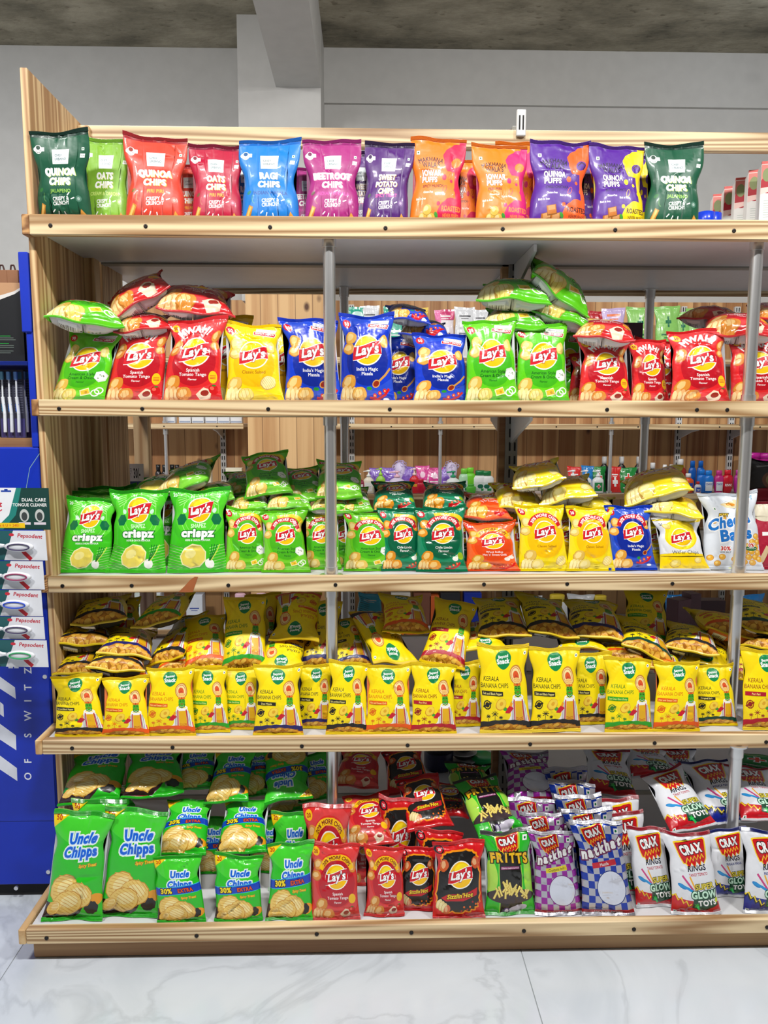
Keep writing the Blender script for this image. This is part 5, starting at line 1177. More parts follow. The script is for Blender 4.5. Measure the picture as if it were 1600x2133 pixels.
# left end of the middle far shelf: metal jars, paper packs
for i, px in enumerate((330, 345, 359, 371)):
    x = xat(px, YG, .95); t = empty('metal_flask', (x, YG - .02 * (i % 2), ZM + .0005), 'dark metal flask in the cluster left of the pillar, ' + ('leftmost', 'second from left', 'third from left', 'rightmost')[i], 'flask', 'dark metal flasks on the far shelf'); H = at(px, 968, YG)[2] - ZM
    MB().lathe([(.016, 0), (.018, H * .7), (.010, H * .8)], 18).build('flask_body', plain('dark_steel', (80, 76, 76), .25, metal=.9), t); MB().lathe([(.012, H * .8), (.013, H)], 18).build('flask_cap', plain('black_cap', (24, 24, 24), .3), t)
lab('c_cream', (232, 226, 200), [('', .8, .12, (140, 110, 60))], asp=1.2, extra=lambda d: d.ell(.5, .5, .2, .14, (206, 170, 70)))
for i, (px, yt, w) in enumerate(((392, 975, 34), (424, 976, 30), (487, 975, 34))):
    x = xat(px, YG, .95); H = at(px, yt, YG)[2] - ZM; t = empty('soap_carton', (x, YG, ZM + .0005), 'cream soap carton on the far shelf ' + ('right of the metal flasks', 'near the slotted upright', 'next to the planked pillar')[i], 'carton', 'cream cartons on the far shelf'); ww = w * dist((x, YG, ZM)) / F
    MB().box(-ww / 2, ww / 2, .001, .05, 0, H, bev=.001).build('carton_body', plain('cream_card', (232, 226, 206), .6), t); sheet('front_print', DES['c_cream'], ww * .96, H * .96, (0, 0, H * .02), t)
# price stand and box at the left, on the rear half of the third shelf
d = Design(1.3, (24, 60, 120)); d.rect(0, 1.0, 1, 1.3, W_); d.text('₹ 30/-', .52, 1.06, .16, (20, 20, 30), .03, maxw=.8); d.ell(.45, .5, .38, .36, (214, 224, 236)); [d.line([(.25 + .1 * i, .4), (.33 + .1 * i, .62)], .05, (24, 60, 120)) for i in range(4)]; d.rect(0, 0, 1, .16, (196, 206, 220)); DES['tray'] = d
t = empty('price_display_tray', (xat(284, .62, .95), .62, ZS[3] - .0075), 'navy and white counter tray reading 30 behind the side panel, third shelf', 'display tray'); H = at(284, 966, .62)[2] - ZS[3] + .0075
sheet('front_card', d, .058, H, (0, 0, 0), t, th=.002); MB().box(-.027, .027, .002, .05, 0, H * .5, bev=.001).build('tray_box', plain('white_card2', (226, 228, 232), .6), t)
# bottom far shelf: detergents, packs (seen between the third and fourth shelves)
ZX = ZB
def boxed(px, yt, wpx, c, lb, key=None, Y=2.47, z=ZX, dep=.08, cat='box', name='carton_box', grp=None, rz=0.0):
    x = xat(px, Y, z + .1); H = at(px, yt, Y)[2] - z; ww = wpx * dist((x, Y, z)) / F; t = empty(name, (x, Y, z + .0005), lb, cat, grp, rz)
    MB().box(-ww / 2, ww / 2, .001, dep, 0, H, bev=.0015).build('carton_body', plain('card_%d_%d_%d' % c, c, .5), t)
    if key: sheet('front_print', DES[key], ww * .96, H * .96, (0, 0, H * .02), t)
    return t
lab('d_blue', (226, 230, 238), [('', .9, .14, (30, 60, 160))], asp=1.6, extra=lambda d: d.rect(0, .1, 1, .5, (30, 70, 196))); lab('d_gr', (214, 224, 218), [('', .9, .14, (60, 140, 60))], asp=1.3)
boxed(292, 1236, 22, (206, 220, 210), 'pale green and white carton on the lowest far shelf, leftmost', 'd_gr'); boxed(318, 1236, 34, (220, 224, 230), 'white carton with green band on the lowest far shelf', 'd_gr'); boxed(405, 1240, 34, (216, 222, 234), 'white and blue carton beside the dark board, lowest far shelf', 'd_blue')
for i, (px, c) in enumerate(((502, (236, 190, 206)), (546, (236, 200, 220)), (580, (60, 170, 90)), (607, (40, 150, 80)), (652, (210, 40, 50)))):
    bottle(px, 2.30, .001, 1236, 36, (236, 236, 238), c, None, 'large white detergent bottle standing before the pillar with ' + ('pale pink cap', 'rose cap', 'green cap', 'dark green cap', 'red cap')[i], 'detergent_bottle', 'white detergent bottles on the floor by the pillar', 'flip', .7)
lab('d_net', (70, 190, 220), [('', 1.1, .14, W_)], asp=1.6, extra=lambda d: [d.line([(0, .3 + .12 * i), (.5, .1 + .12 * i)], .02, (40, 50, 60)) for i in range(10)] + [d.ell(.6, .35, .2, .12, (240, 240, 250))])
bag('d_net', at(768, 1290, .62), at(772, 1236, .66), .085, 'pale blue pack with a net pattern behind the banana chips', 'net_pack', 'pack', None, T=.3, crush=.7, seals=False)
boxed(835, 1236, 40, (206, 200, 190), 'beige carton on the lowest far shelf'); boxed(880, 1237, 36, (130, 80, 60), 'brown carton on the lowest far shelf'); boxed(905, 1242, 20, (220, 100, 40), 'orange-topped carton on the lowest far shelf'); boxed(938, 1236, 40, (40, 40, 46), 'black slatted crate-like pack on the lowest far shelf'); boxed(985, 1236, 36, (20, 50, 170), 'blue carton on the lowest far shelf')
for i, (px, yt, w, c) in enumerate(((1160, 1238, 50, (236, 238, 240)), (1250, 1240, 40, (226, 230, 236)))):
    bottle(px, 2.45, ZX, yt, w, c, (240, 210, 60), None, ('white detergent canister with yellow cap, lowest far shelf', 'clear-wrapped white canister, lowest far shelf')[i], 'detergent_bottle', None, 'flip', .7)
pouch(1210, 2.43, ZX, 1238, 60, 'p_white', 'shiny white refill pouch on the lowest far shelf', None); pouch(1105, 2.43, ZX, 1240, 50, 'p_white', 'shiny white refill pouch left of the canister, lowest far shelf', None)
for i, (px, yt, w, c, rz) in enumerate(((1425, 1250, 40, (120, 84, 96), .5), (1448, 1238, 26, (110, 78, 90), .25), (1482, 1252, 56, (84, 60, 70), 0))):
    z = ZS[4] - .0075; boxed(px, yt, w, c, ('mauve card box at an angle behind the banana chips', 'mauve upright card box in the middle of three', 'dark mauve card box nearest the right steel post')[i], None, .55 + .02 * i, z, .05, grp='mauve boxes on the rear of the fourth shelf', rz=rz)
boxed(1310, 672, 52, (74, 44, 62), 'dark purple rounded card box behind the red bags, second shelf', None, .56, ZS[2] - .0075, .04)
pouch(1400, 2.43, ZX, 1238, 60, 'p_wblue', 'blue pouch with red on the lowest far shelf', None); pouch(1560, 2.43, ZX, 1238, 70, 'p_wblue', 'blue pouch right of the right steel post, lowest far shelf', None)
# rear half of the bottom shelf
z5 = ZS[5] - .0075
t = empty('storage_jar', (xat(915, .58, .3), .58, z5), 'dark blue jar in shadow behind the black snack bags', 'jar'); H = at(915, 1560, .58)[2] - z5; MB().lathe([(.045, 0), (.05, .01), (.05, H * .9), (.046, H)], 28).build('jar_body', plast((20, 24, 70)), t); MB().lathe([(.052, H), (.052, H + .02)], 28).build('jar_lid', plast((16, 18, 40)), t)
t = empty('bowl_stack', (xat(966, .60, .3), .60, z5), 'stack of black and white rimmed bowls behind the bottom shelf bags', 'bowls')
for i in range(9):
    m = MB(); m.lathe([(.030, 0), (.046, .018), (.048, .020), (.045, .020), (.028, .003)], 26, c=(0, 0, i * .028)); b_ = m.build('bowl', plast((30, 30, 34)), t); r_ = MB(); r_.lathe([(.0462, .0195), (.0482, .0195), (.0482, .0225), (.0462, .0225)], 26, c=(0, 0, i * .028)); r_.build('bowl_rim', plast((226, 226, 226)), b_)
t = empty('round_tin', (xat(1008, .60, .3), .60, z5), 'bright green lidded tin behind the fries snack bags', 'tin'); H = at(1008, 1582, .6)[2] - z5; MB().lathe([(.040, 0), (.040, H)], 28).build('tin_body', plast((10, 110, 60)), t); MB().lathe([(.043, H), (.043, H + .012), (.038, H + .016)], 28).build('tin_lid', plast((10, 190, 100)), t)
pouch(1570, .55, z5, 1570, 90, 'p_wgreen', 'dark green shaded pouch at the right end of the bottom shelf', None)
# juice cartons and blue caps on the top shelf, right end
d = Design(3.4, (226, 224, 218)); d.rect(0, 2.5, 1, 3.4, (206, 120, 110)); d.ell(.30, 2.62, .34, .34, (170, 24, 40)); d.ell(.78, 2.5, .30, .30, (186, 30, 46)); d.ell(.25, 3.0, .2, .26, (130, 140, 90)); d.poly([(0, 2.25), (.5, 2.38), (1, 2.15), (1, 2.45), (.5, 2.55), (0, 2.5)], (236, 200, 190)); d.text('Tropicana', .5, .95, .26, (50, 70, 50), .01, slant=.15, rot=.30, maxw=.95); d.text('100%', .7, .80, .09, (200, 60, 60), .01)
for i in range(8): d.rect(.15, 1.35 + i * .09, .85 - .1 * (i % 2), 1.37 + i * .09, (170, 180, 170))
DES['juice'] = d
for i, (px, yt, Y) in enumerate(((1502, 408, .62), (1526, 392, .54), (1550, 374, .46), (1578, 358, .38), (1606, 340, .29))):
    z = ZS[1] - .0075; x = xat(px, Y, z + .1); Hh = .215; ww = .062
    Hh = at(px, yt, Y)[2] - z
    t = empty('juice_carton', (x, Y, z + .0005), ('juice carton farthest left and back in the row, top shelf', 'juice carton, second from the left in the row', 'juice carton, middle of the row of five', 'juice carton, fourth from the left in the row', 'juice carton nearest and cut by the right edge')[i], 'juice carton', 'juice cartons on the top shelf', -.3)
    MB().box(-ww / 2, ww / 2, .001, .06, 0, Hh, bev=.0015).build('carton_body', plain('juice_card', (222, 218, 212), .45), t); sheet('front_print', d, ww * .98, Hh * .98, (0, .0, Hh * .01), t)
    MB().box(-ww * .48, ww * .48, .004, .012, Hh, Hh + .008).build('top_fold', plain('juice_fold', (200, 90, 84), .5), t)
for i, (px, yt) in enumerate(((1468, 444), (1482, 446))):
    z = ZS[1] - .0075; Y = .30 + .05 * i; x = xat(px, Y, z + .05); H = at(px, yt, Y)[2] - z; t = empty('bottle_cap_jar', (x, Y, z), ('small bright blue lidded jar left of the juice cartons', 'small blue lidded jar touching the juice cartons')[i], 'jar', 'blue jars on the top shelf')
    MB().lathe([(.020, 0), (.022, H * .55)], 20).build('jar_body', plast((10, 40, 150)), t); MB().lathe([(.025, H * .55), (.025, H), (.02, H * 1.02)], 20).build('jar_lid', plast((16, 60, 206)), t)

# ---------------------------------------------------------------- snack bags on the front shelves
ROWN = {1: 'top shelf', 2: 'second shelf', 3: 'third shelf', 4: 'fourth shelf', 5: 'bottom shelf'}
KIND = {'cu': ('chip_bag', 'grain chip bags on the top shelf'), 'mw': ('puff_bag', 'puff bags on the top shelf'), 'l5': ('chip_bag', 'large potato chip bags on the second shelf'), 'l2': ('chip_bag', 'potato chip bags'), 'cr': ('chip_bag', 'green shaped chip bags on the third shelf'),
        'wa': ('chip_bag', 'potato chip bags'), 'ch': ('cheese_ball_bag', None), 'k_': ('banana_chip_bag', 'yellow banana chip bags on the fourth shelf'), 'uc': ('ridged_chip_bag', 'green ridged chip bags on the bottom shelf'), 'si': ('chip_bag', 'potato chip bags'),
        'fr': ('fries_snack_bag', 'green fries snack bags on the bottom shelf'), 'nk': ('wheat_puff_bag', 'checkered wheat puff bags on the bottom shelf'), 'rg': ('corn_ring_bag', 'white corn ring bags on the bottom shelf'), 'bi': ('biscuit_bag', None)}
def _put(row, key, P0, P1, wpx, label, yaw, T, crush, twist, seals, style=None):
    nm, grp = KIND[key[:2]]
    if key[:2] in ('l2', 'si', 'wa'): grp = 'potato chip bags on the ' + ROWN[row]
    W = wpx * dist((np.array(P0) + np.array(P1)) / 2) / F
    o = bag(key, P0, P1, W, label, nm, 'snack bag', grp, yaw=yaw, T=T, style=style or ('gusset' if key[:2] in ('cu', 'mw') else 'pillow'), crush=crush, twist=twist, seals=seals, shear=style is None)
    V = []
    for q in [o] + list(o.children):     # settle the bag on its shelf and clear of the side panel and the front bar
        a = np.empty(len(q.data.vertices) * 3, np.float32); q.data.vertices.foreach_get('co', a); V.append(a.reshape(-1, 3))
    m = np.array(o.matrix_world); V = np.vstack(V) @ m[:3, :3].T + m[:3, 3]; mv = Vector((0, 0, 0))
    lo = ZS[row] - .0074
    if V[:, 2].min() < lo: mv.z = lo - V[:, 2].min()
    if V[:, 0].min() < XI + .001: mv.x = min(.010, XI + .001 - V[:, 0].min())
    k = V[:, 2] + mv.z < ZS[row] + .001
    if k.any() and V[k, 1].min() < FY[row] + .021: mv.y = FY[row] + .021 - V[k, 1].min()
    o.matrix_world = Matrix.Translation(mv) @ o.matrix_world
    return o
def S(row, key, xb, xt, w, ytop, Y, label, lean=.03, yaw=0.0, T=None, crush=1.0, seals=True):
    z = ZS[row] - .007
    if row == 4: Y -= .022
    if row == 5: Y -= .026
    if T is None: T = .36 if row == 1 else .27
    P0 = (xat(xb, Y, z), Y, z); P1 = at(xt, ytop, Y + lean)
    return _put(row, key, P0, P1, w, label, yaw, T, crush * (1.0 if row == 1 else 1.35), 0, seals)
def L(row, key, b, t, w, label, yaw=0.0, T=.42, crush=1.2, twist=0.0, seals=True):
    return _put(row, key, at(*b), at(*t), w, label, -yaw if row == 2 else yaw, T, crush * 1.15, -twist if row == 2 else -(twist + yaw * .6), seals, 'sag')
d = Design(1.42, (30, 24, 24), 'matte', (24, 20, 20)); DES['bi_dark'] = d; d.ell(.6, .6, .34, .34, (110, 66, 40)); d.ell(.6, .6, .26, .26, (150, 130, 80)); d.rect(0, 0, 1, .35, (170, 20, 50)); d.line([(.15, 1.08), (.7, 1.2)], .05, (150, 150, 150))
d = Design(1.42, (176, 22, 54), 'matte', (130, 20, 40)); DES['bi_red'] = d; d.rect(0, 1.1, 1, 1.42, (226, 216, 190)); d.ell(.3, 1.1, .3, .1, (226, 216, 190)); d.poly([(.1, .1), (.3, .5), (.4, .45), (.25, .05)], (220, 196, 150)); d.rect(.2, .70, .6, .78, W_)

# --- top shelf
S(1, 'cu_green', 134, 117, 122, 272, .020, 'dark green quinoa chip bag leaning beside the left side panel, top shelf', yaw=-.05, lean=-.03)
S(1, 'cu_lime', 222, 222, 104, 289, .060, 'lime green oats chip bag, only light green one on the top shelf', T=.34)
S(1, 'cu_coral', 322, 324, 130, 284, .045, 'coral red quinoa chip bag in the front rank of the top shelf', yaw=.1)
S(1, 'cu_coral', 398, 394, 84, 343, .125, 'coral quinoa chip bag in shade behind the front coral and crimson bags', T=.3)
S(1, 'cu_crimson', 452, 449, 112, 302, .050, 'crimson oats chip bag between the coral and the blue bags')
S(1, 'cu_blue', 512, 512, 70, 322, .130, 'blue chip bag half hidden behind the crimson and bright blue bags', T=.3)
S(1, 'cu_blue', 564, 564, 128, 292, .045, 'bright blue ragi chip bag in front on the top shelf')
S(1, 'cu_magenta', 640, 640, 84, 352, .130, 'magenta chip bag peeking out behind the blue and beetroot bags', T=.3)
S(1, 'cu_magenta', 690, 691, 122, 292, .045, 'magenta beetroot chip bag in front on the top shelf')
S(1, 'cu_purple', 752, 752, 84, 316, .130, 'deep purple chip bag in shade behind the beetroot bag', T=.3)
S(1, 'cu_purple', 802, 812, 104, 297, .050, 'deep purple sweet potato chip bag with pink lower lettering', yaw=-.1)
S(1, 'mw_orange', 904, 914, 116, 288, .050, 'orange and magenta puff bag next to the deep purple sweet potato bag', yaw=-.1)
S(1, 'mw_orange', 962, 965, 80, 333, .130, 'orange puff bag mostly hidden behind the two orange front bags', T=.3)
S(1, 'mw_peri', 1042, 1040, 116, 302, .045, 'orange puff bag with pink swirl right below the white upright tip')
S(1, 'mw_peri', 1075, 1082, 100, 296, .135, 'orange puff bag peeking above and behind the right orange bag', T=.3)
S(1, 'mw_purple', 1160, 1168, 130, 294, .045, 'purple puff bag with orange patches in front on the top shelf', yaw=.08)
S(1, 'mw_purple', 1226, 1218, 76, 318, .130, 'purple puff bag in shade between the two purple front bags', T=.3)
S(1, 'mw_yellow', 1285, 1284, 116, 303, .050, 'purple puff bag with yellow patches in front on the top shelf')
S(1, 'mw_yellow', 1322, 1326, 66, 324, .135, 'purple and yellow puff bag peeking out behind its twin on the top shelf', T=.3)
S(1, 'cu_green', 1398, 1403, 124, 299, .045, 'dark green quinoa chip bag standing alone at the right end of the top row')

# --- second shelf
S(2, 'l50_green', 150, 196, 122, 690, .055, 'bright green potato chip bag leaning right against the left side panel, second shelf', yaw=-.12)
S(2, 'l50_red', 278, 300, 118, 676, .060, 'red potato chip bag next to the leftmost green bag, second shelf')
S(2, 'l50_red', 402, 413, 126, 664, .050, 'red potato chip bag left of the yellow bag, second shelf')
S(2, 'l50_yellow', 531, 524, 122, 674, .055, 'yellow potato chip bag standing in front on the second shelf')
S(2, 'l50_yellow', 472, 480, 96, 655, .150, 'yellow potato chip bag in shade behind the red and yellow bags')
S(2, 'l50_yellow', 592, 590, 60, 680, .160, 'yellow potato chip bag sliver between the front yellow and first blue bag', T=.25)
S(2, 'l50_blue', 655, 641, 122, 664, .065, 'blue potato chip bag behind the left steel post', yaw=.1)
S(2, 'l50_blue', 766, 764, 118, 655, .060, 'tall blue potato chip bag just right of the left steel post', yaw=-.08)
S(2, 'l50_blue', 828, 832, 90, 700, .150, 'blue potato chip bag in shade behind the tall blue one', T=.25)
S(2, 'l50_blue', 916, 915, 118, 697, .055, 'blue potato chip bag left of the bright green pair, second shelf', yaw=.15)
S(2, 'l50_green', 1026, 1020, 116, 667, .055, 'bright green potato chip bag right of the blue ones, second shelf')
S(2, 'l50_green', 1078, 1080, 80, 690, .150, 'bright green potato chip bag in shade between the two upright green ones', T=.25)
S(2, 'l50_green', 1132, 1126, 112, 676, .060, 'bright green potato chip bag left of the dark gap, second shelf')
S(2, 'l50_green', 1192, 1180, 80, 690, .200, 'green potato chip bag deep in the dark gap, second shelf', T=.25)
S(2, 'l50_red', 1262, 1256, 112, 704, .055, 'red potato chip bag just right of the dark gap, second shelf')
S(2, 'l50_red', 1356, 1346, 92, 708, .090, 'red potato chip bag set back below the rear steel post, second shelf', yaw=.2)
S(2, 'l50_red', 1220, 1220, 70, 735, .170, 'dark red potato chip bag in shadow beside the gap, second shelf', T=.25)
S(2, 'l50_red', 1372, 1372, 100, 708, .170, 'shaded red potato chip bag behind the set-back red one, second shelf')
S(2, 'l50_red', 1458, 1452, 124, 687, .055, 'upright red potato chip bag left of the right steel post, second shelf')
S(2, 'l50_red', 1578, 1572, 116, 700, .060, 'red potato chip bag behind the right steel post at the picture edge', yaw=-.1)
L(2, 'l50_green', (168, 672, .0), (176, 640, .19), 146, 'green potato chip bag lying across the top of the leftmost bag', yaw=-.15, twist=-.1)
L(2, 'l50_red', (296, 688, .05), (300, 662, .22), 110, 'red potato chip bag lying lowest on the red ones, showing its grey back')
L(2, 'l50_red', (292, 632, .06), (282, 596, .26), 138, 'red potato chip bag lying tilted on top of the red pile at the left', yaw=.5, twist=.25)
L(2, 'l50_red', (408, 652, .07), (415, 604, .27), 150, 'dark red potato chip bag lying on top above the MWAH bag', yaw=-.2, twist=-.12)
L(2, 'l50_blue', (852, 668, .09), (845, 640, .27), 90, 'blue potato chip bag lying on top right of the tall blue one', yaw=-.4)
L(2, 'l50_blue', (882, 700, .11), (880, 672, .30), 100, 'dark blue potato chip bag lying in shade above the lower blue one')
L(2, 'l50_green', (1072, 682, .08), (1074, 650, .28), 128, 'green potato chip bag lying lowest left in the green pile')
L(2, 'l50_green', (1172, 668, .08), (1165, 636, .28), 126, 'green potato chip bag lying lowest right in the green pile', yaw=-.3, twist=-.2)
L(2, 'l50_green', (1070, 628, .07), (1078, 594, .27), 146, 'green potato chip bag lying left on top of the green pile')
L(2, 'l50_green', (1168, 618, .07), (1150, 572, .27), 150, 'topmost green potato chip bag of the pile below the bracket', yaw=-.5, twist=-.35)
L(2, 'l50_red', (1258, 706, .02), (1250, 676, .20), 122, 'red potato chip bag lying flat right of the green pile')
L(2, 'l50_red', (1540, 698, .05), (1535, 664, .24), 140, 'red potato chip bag lying behind the right steel post')
L(2, 'l50_red', (1470, 668, .18), (1500, 652, .34), 110, 'dark red potato chip bag lying in shade behind the right upright red one')
L(2, 'l50_red', (1612, 668, .10), (1612, 640, .28), 110, 'dark red potato chip bag lying cut by the right edge, second shelf')

# --- third shelf
S(3, 'crispz', 166, 186, 108, 1038, .055, 'green shaped chip bag leaning beside the side panel, third shelf')
S(3, 'crispz', 282, 290, 122, 1020, .050, 'green shaped chip bag, middle of the three in front')
S(3, 'crispz', 412, 416, 122, 1018, .050, 'green shaped chip bag, rightmost of the three in front', yaw=.05)
S(3, 'crispz', 195, 188, 92, 1024, .125, 'green shaped chip bag right behind the front one by the side panel', T=.2)
S(3, 'crispz', 215, 207, 92, 1014, .165, 'green shaped chip bag second behind the one by the side panel', T=.2)
S(3, 'crispz', 240, 242, 88, 1012, .205, 'green shaped chip bag farthest behind by the side panel', T=.2)
S(3, 'crispz', 340, 340, 100, 1012, .150, 'green shaped chip bag in shade behind the middle pair')
S(3, 'l20_green', 514, 512, 90, 1058, .060, 'light green potato chip bag next to the shaped chip bags', yaw=.1)
S(3, 'l20_green', 596, 592, 100, 1062, .050, 'light green potato chip bag with its right side folded back, third shelf')
S(3, 'l20_green', 668, 666, 88, 1062, .085, 'light green potato chip bag left of the left steel post, third shelf', yaw=.1)
S(3, 'l20_green', 768, 762, 104, 1066, .065, 'light green potato chip bag just right of the left steel post, third shelf')
S(3, 'l20_green', 716, 716, 80, 1066, .120, 'light green potato chip bag hidden behind the left steel post, third shelf', T=.22)
S(3, 'l20_dark', 840, 830, 92, 1060, .065, 'dark green potato chip bag, left one of the front pair', yaw=.08)
S(3, 'l20_dark', 921, 917, 106, 1057, .050, 'dark green potato chip bag, right one of the front pair')
S(3, 'l20_dark', 958, 960, 76, 1072, .125, 'dark green potato chip bag mostly hidden behind the right front one', T=.22)
S(3, 'l20_orange', 1027, 1018, 112, 1087, .055, 'orange potato chip bag standing on the third shelf')
S(3, 'l20_yellow', 1090, 1078, 76, 1070, .110, 'yellow potato chip bag behind and left of the first front yellow one', T=.22)
S(3, 'l20_yellow', 1134, 1122, 104, 1052, .055, 'yellow potato chip bag, left one of the front yellow pair')
S(3, 'l20_yellow', 1230, 1228, 100, 1056, .055, 'yellow potato chip bag left of the blue one, third shelf')
S(3, 'l20_yellow', 1180, 1182, 84, 1068, .130, 'yellow potato chip bag in shade between the front yellow pair', T=.25)
S(3, 'l20_blue', 1318, 1308, 102, 1054, .060, 'blue potato chip bag, only blue one on the third shelf')
S(3, 'wafer', 1428, 1408, 104, 1076, .055, 'white and yellow wafer chip bag on the third shelf')
S(3, 'wafer', 1368, 1362, 70, 1080, .130, 'white wafer chip bag in shade behind the blue one', T=.22)
S(3, 'cheese', 1528, 1514, 126, 1026, .065, 'white cheese ball bag behind the right steel post', yaw=-.1)
S(3, 'bi_red', 1604, 1604, 84, 1045, .070, 'crimson and cream biscuit bag cut by the right edge')
L(3, 'bi_dark', (1606, 1050, .16), (1600, 958, .24), 100, 'dark bag with a round biscuit picture lying at the right edge', twist=.2)
L(3, 'crispz', (322, 1040, .10), (360, 992, .28), 120, 'dark green shaded shaped chip bag lying behind the middle front bag', yaw=.3)
L(3, 'l20_green', (376, 1018, .08), (408, 966, .27), 112, 'green potato chip bag lying slanted on top of the shaped chip bags', yaw=.45, twist=.15)
L(3, 'l20_green', (440, 1042, .08), (448, 1008, .26), 92, 'green potato chip bag lying low behind the rightmost shaped chip bag', yaw=.2)
L(3, 'l20_green', (560, 1032, .10), (552, 944, .20), 98, 'green potato chip bag standing topmost on the pile before the planked pillar', yaw=.05)
L(3, 'l20_green', (630, 1045, .13), (622, 974, .24), 92, 'green potato chip bag in the pile just right of the topmost one', yaw=-.1)
L(3, 'l20_green', (706, 1038, .09), (706, 962, .22), 98, 'green potato chip bag in the pile behind the left steel post', yaw=.12)
L(3, 'l20_green', (506, 1030, .20), (500, 984, .32), 70, 'green potato chip bag in shade left in the pile before the pillar')
L(3, 'l20_green', (520, 1062, .09), (528, 1030, .24), 84, 'green potato chip bag lying low at the left of the pile')
L(3, 'l20_green', (602, 1060, .08), (610, 1022, .24), 96, 'green potato chip bag lying lowest in the middle of the pile', yaw=-.1)
L(3, 'l20_green', (690, 1064, .09), (694, 1036, .26), 92, 'green potato chip bag lying lowest behind the steel post')
L(3, 'l20_green', (740, 1068, .09), (732, 1018, .24), 72, 'green potato chip bag leaning right of the steel post, upper one', yaw=.3)
L(3, 'l20_dark', (822, 1064, .11), (818, 1004, .20), 92, 'dark green potato chip bag on top of the left dark green one')
L(3, 'l20_dark', (928, 1060, .11), (926, 1006, .22), 92, 'dark green potato chip bag crumpled on top of the right dark green one')
L(3, 'l20_orange', (1018, 1080, .08), (1010, 1028, .24), 98, 'dark orange potato chip bag lying above the upright orange one', yaw=-.1)
L(3, 'l20_yellow', (1092, 1062, .10), (1066, 1012, .26), 104, 'yellow potato chip bag lying lowest left in the yellow pile', yaw=-.35)
L(3, 'l20_yellow', (1124, 1010, .07), (1112, 966, .25), 108, 'topmost yellow potato chip bag, left of the two before the slotted upright', yaw=.25, twist=.15)
L(3, 'l20_yellow', (1184, 1042, .08), (1172, 998, .26), 112, 'yellow potato chip bag lying just below and right of the topmost yellow one', yaw=.25, twist=.12)
L(3, 'l20_yellow', (1232, 1060, .14), (1236, 1034, .30), 90, 'dark shaded yellow potato chip bag behind the right front yellow one')
L(3, 'l20_yellow', (1372, 1036, .08), (1356, 984, .27), 134, 'yellow potato chip bag lying high before the rear steel post', yaw=.5, twist=.2)
L(3, 'l20_yellow', (1404, 1072, .06), (1396, 1036, .24), 112, 'yellow potato chip bag lying on top of the white wafer bag')

# --- fourth shelf: front rank
for key, xb, xt, w, yt, Y, lb in (
    ('k_black', 160, 150, 106, 1406, -.055, 'banana chip bag with black band nearest the left end, front rank'),
    ('k_orange', 262, 262, 98, 1410, -.060, 'banana chip bag with orange band, second in the front rank'),
    ('k_orange', 358, 356, 100, 1390, -.055, 'banana chip bag with orange band beside the narrow green-banded one'),
    ('k_green', 438, 432, 84, 1388, -.035, 'banana chip bag with green band, creased across, left one of the green-banded pair'),
    ('k_green', 506, 502, 84, 1392, -.020, 'banana chip bag with green band, right one of the green-banded pair'),
    ('k_navy', 580, 580, 102, 1384, -.058, 'banana chip bag with navy band, fully visible in the front rank'),
    ('k_navy', 658, 660, 82, 1384, -.015, 'banana chip bag with navy band set back left of the steel post'),
    ('k_black', 722, 728, 88, 1378, -.055, 'banana chip bag with black band before the left steel post'),
    ('k_orange', 810, 808, 98, 1384, -.055, 'banana chip bag with orange band right of the left steel post'),
    ('k_red', 903, 905, 98, 1382, -.058, 'banana chip bag with red band, fully visible in the front rank'),
    ('k_red', 966, 968, 76, 1378, -.010, 'banana chip bag with red band set back behind its red-banded twin'),
    ('k_black', 1054, 1048, 108, 1342, -.055, 'tall banana chip bag with black band, left one of the tall pair'),
    ('k_black', 1155, 1154, 108, 1348, -.050, 'tall banana chip bag with black band, right one of the tall pair'),
    ('k_black', 1230, 1230, 90, 1360, -.005, 'banana chip bag with black band set back right of the tall pair'),
    ('k_green', 1310, 1307, 102, 1370, -.055, 'banana chip bag with green band in the right half of the front rank'),
    ('k_orange', 1410, 1410, 100, 1378, -.055, 'banana chip bag with orange band in the right half of the front rank'),
    ('k_teal', 1490, 1482, 92, 1384, -.020, 'banana chip bag with dark green band before the right steel post'),
    ('k_red', 1598, 1592, 100, 1352, -.050, 'banana chip bag with red band cut by the right edge')):
    S(4, key, xb, xt, w, yt, Y, lb, T=.27, crush=.8)
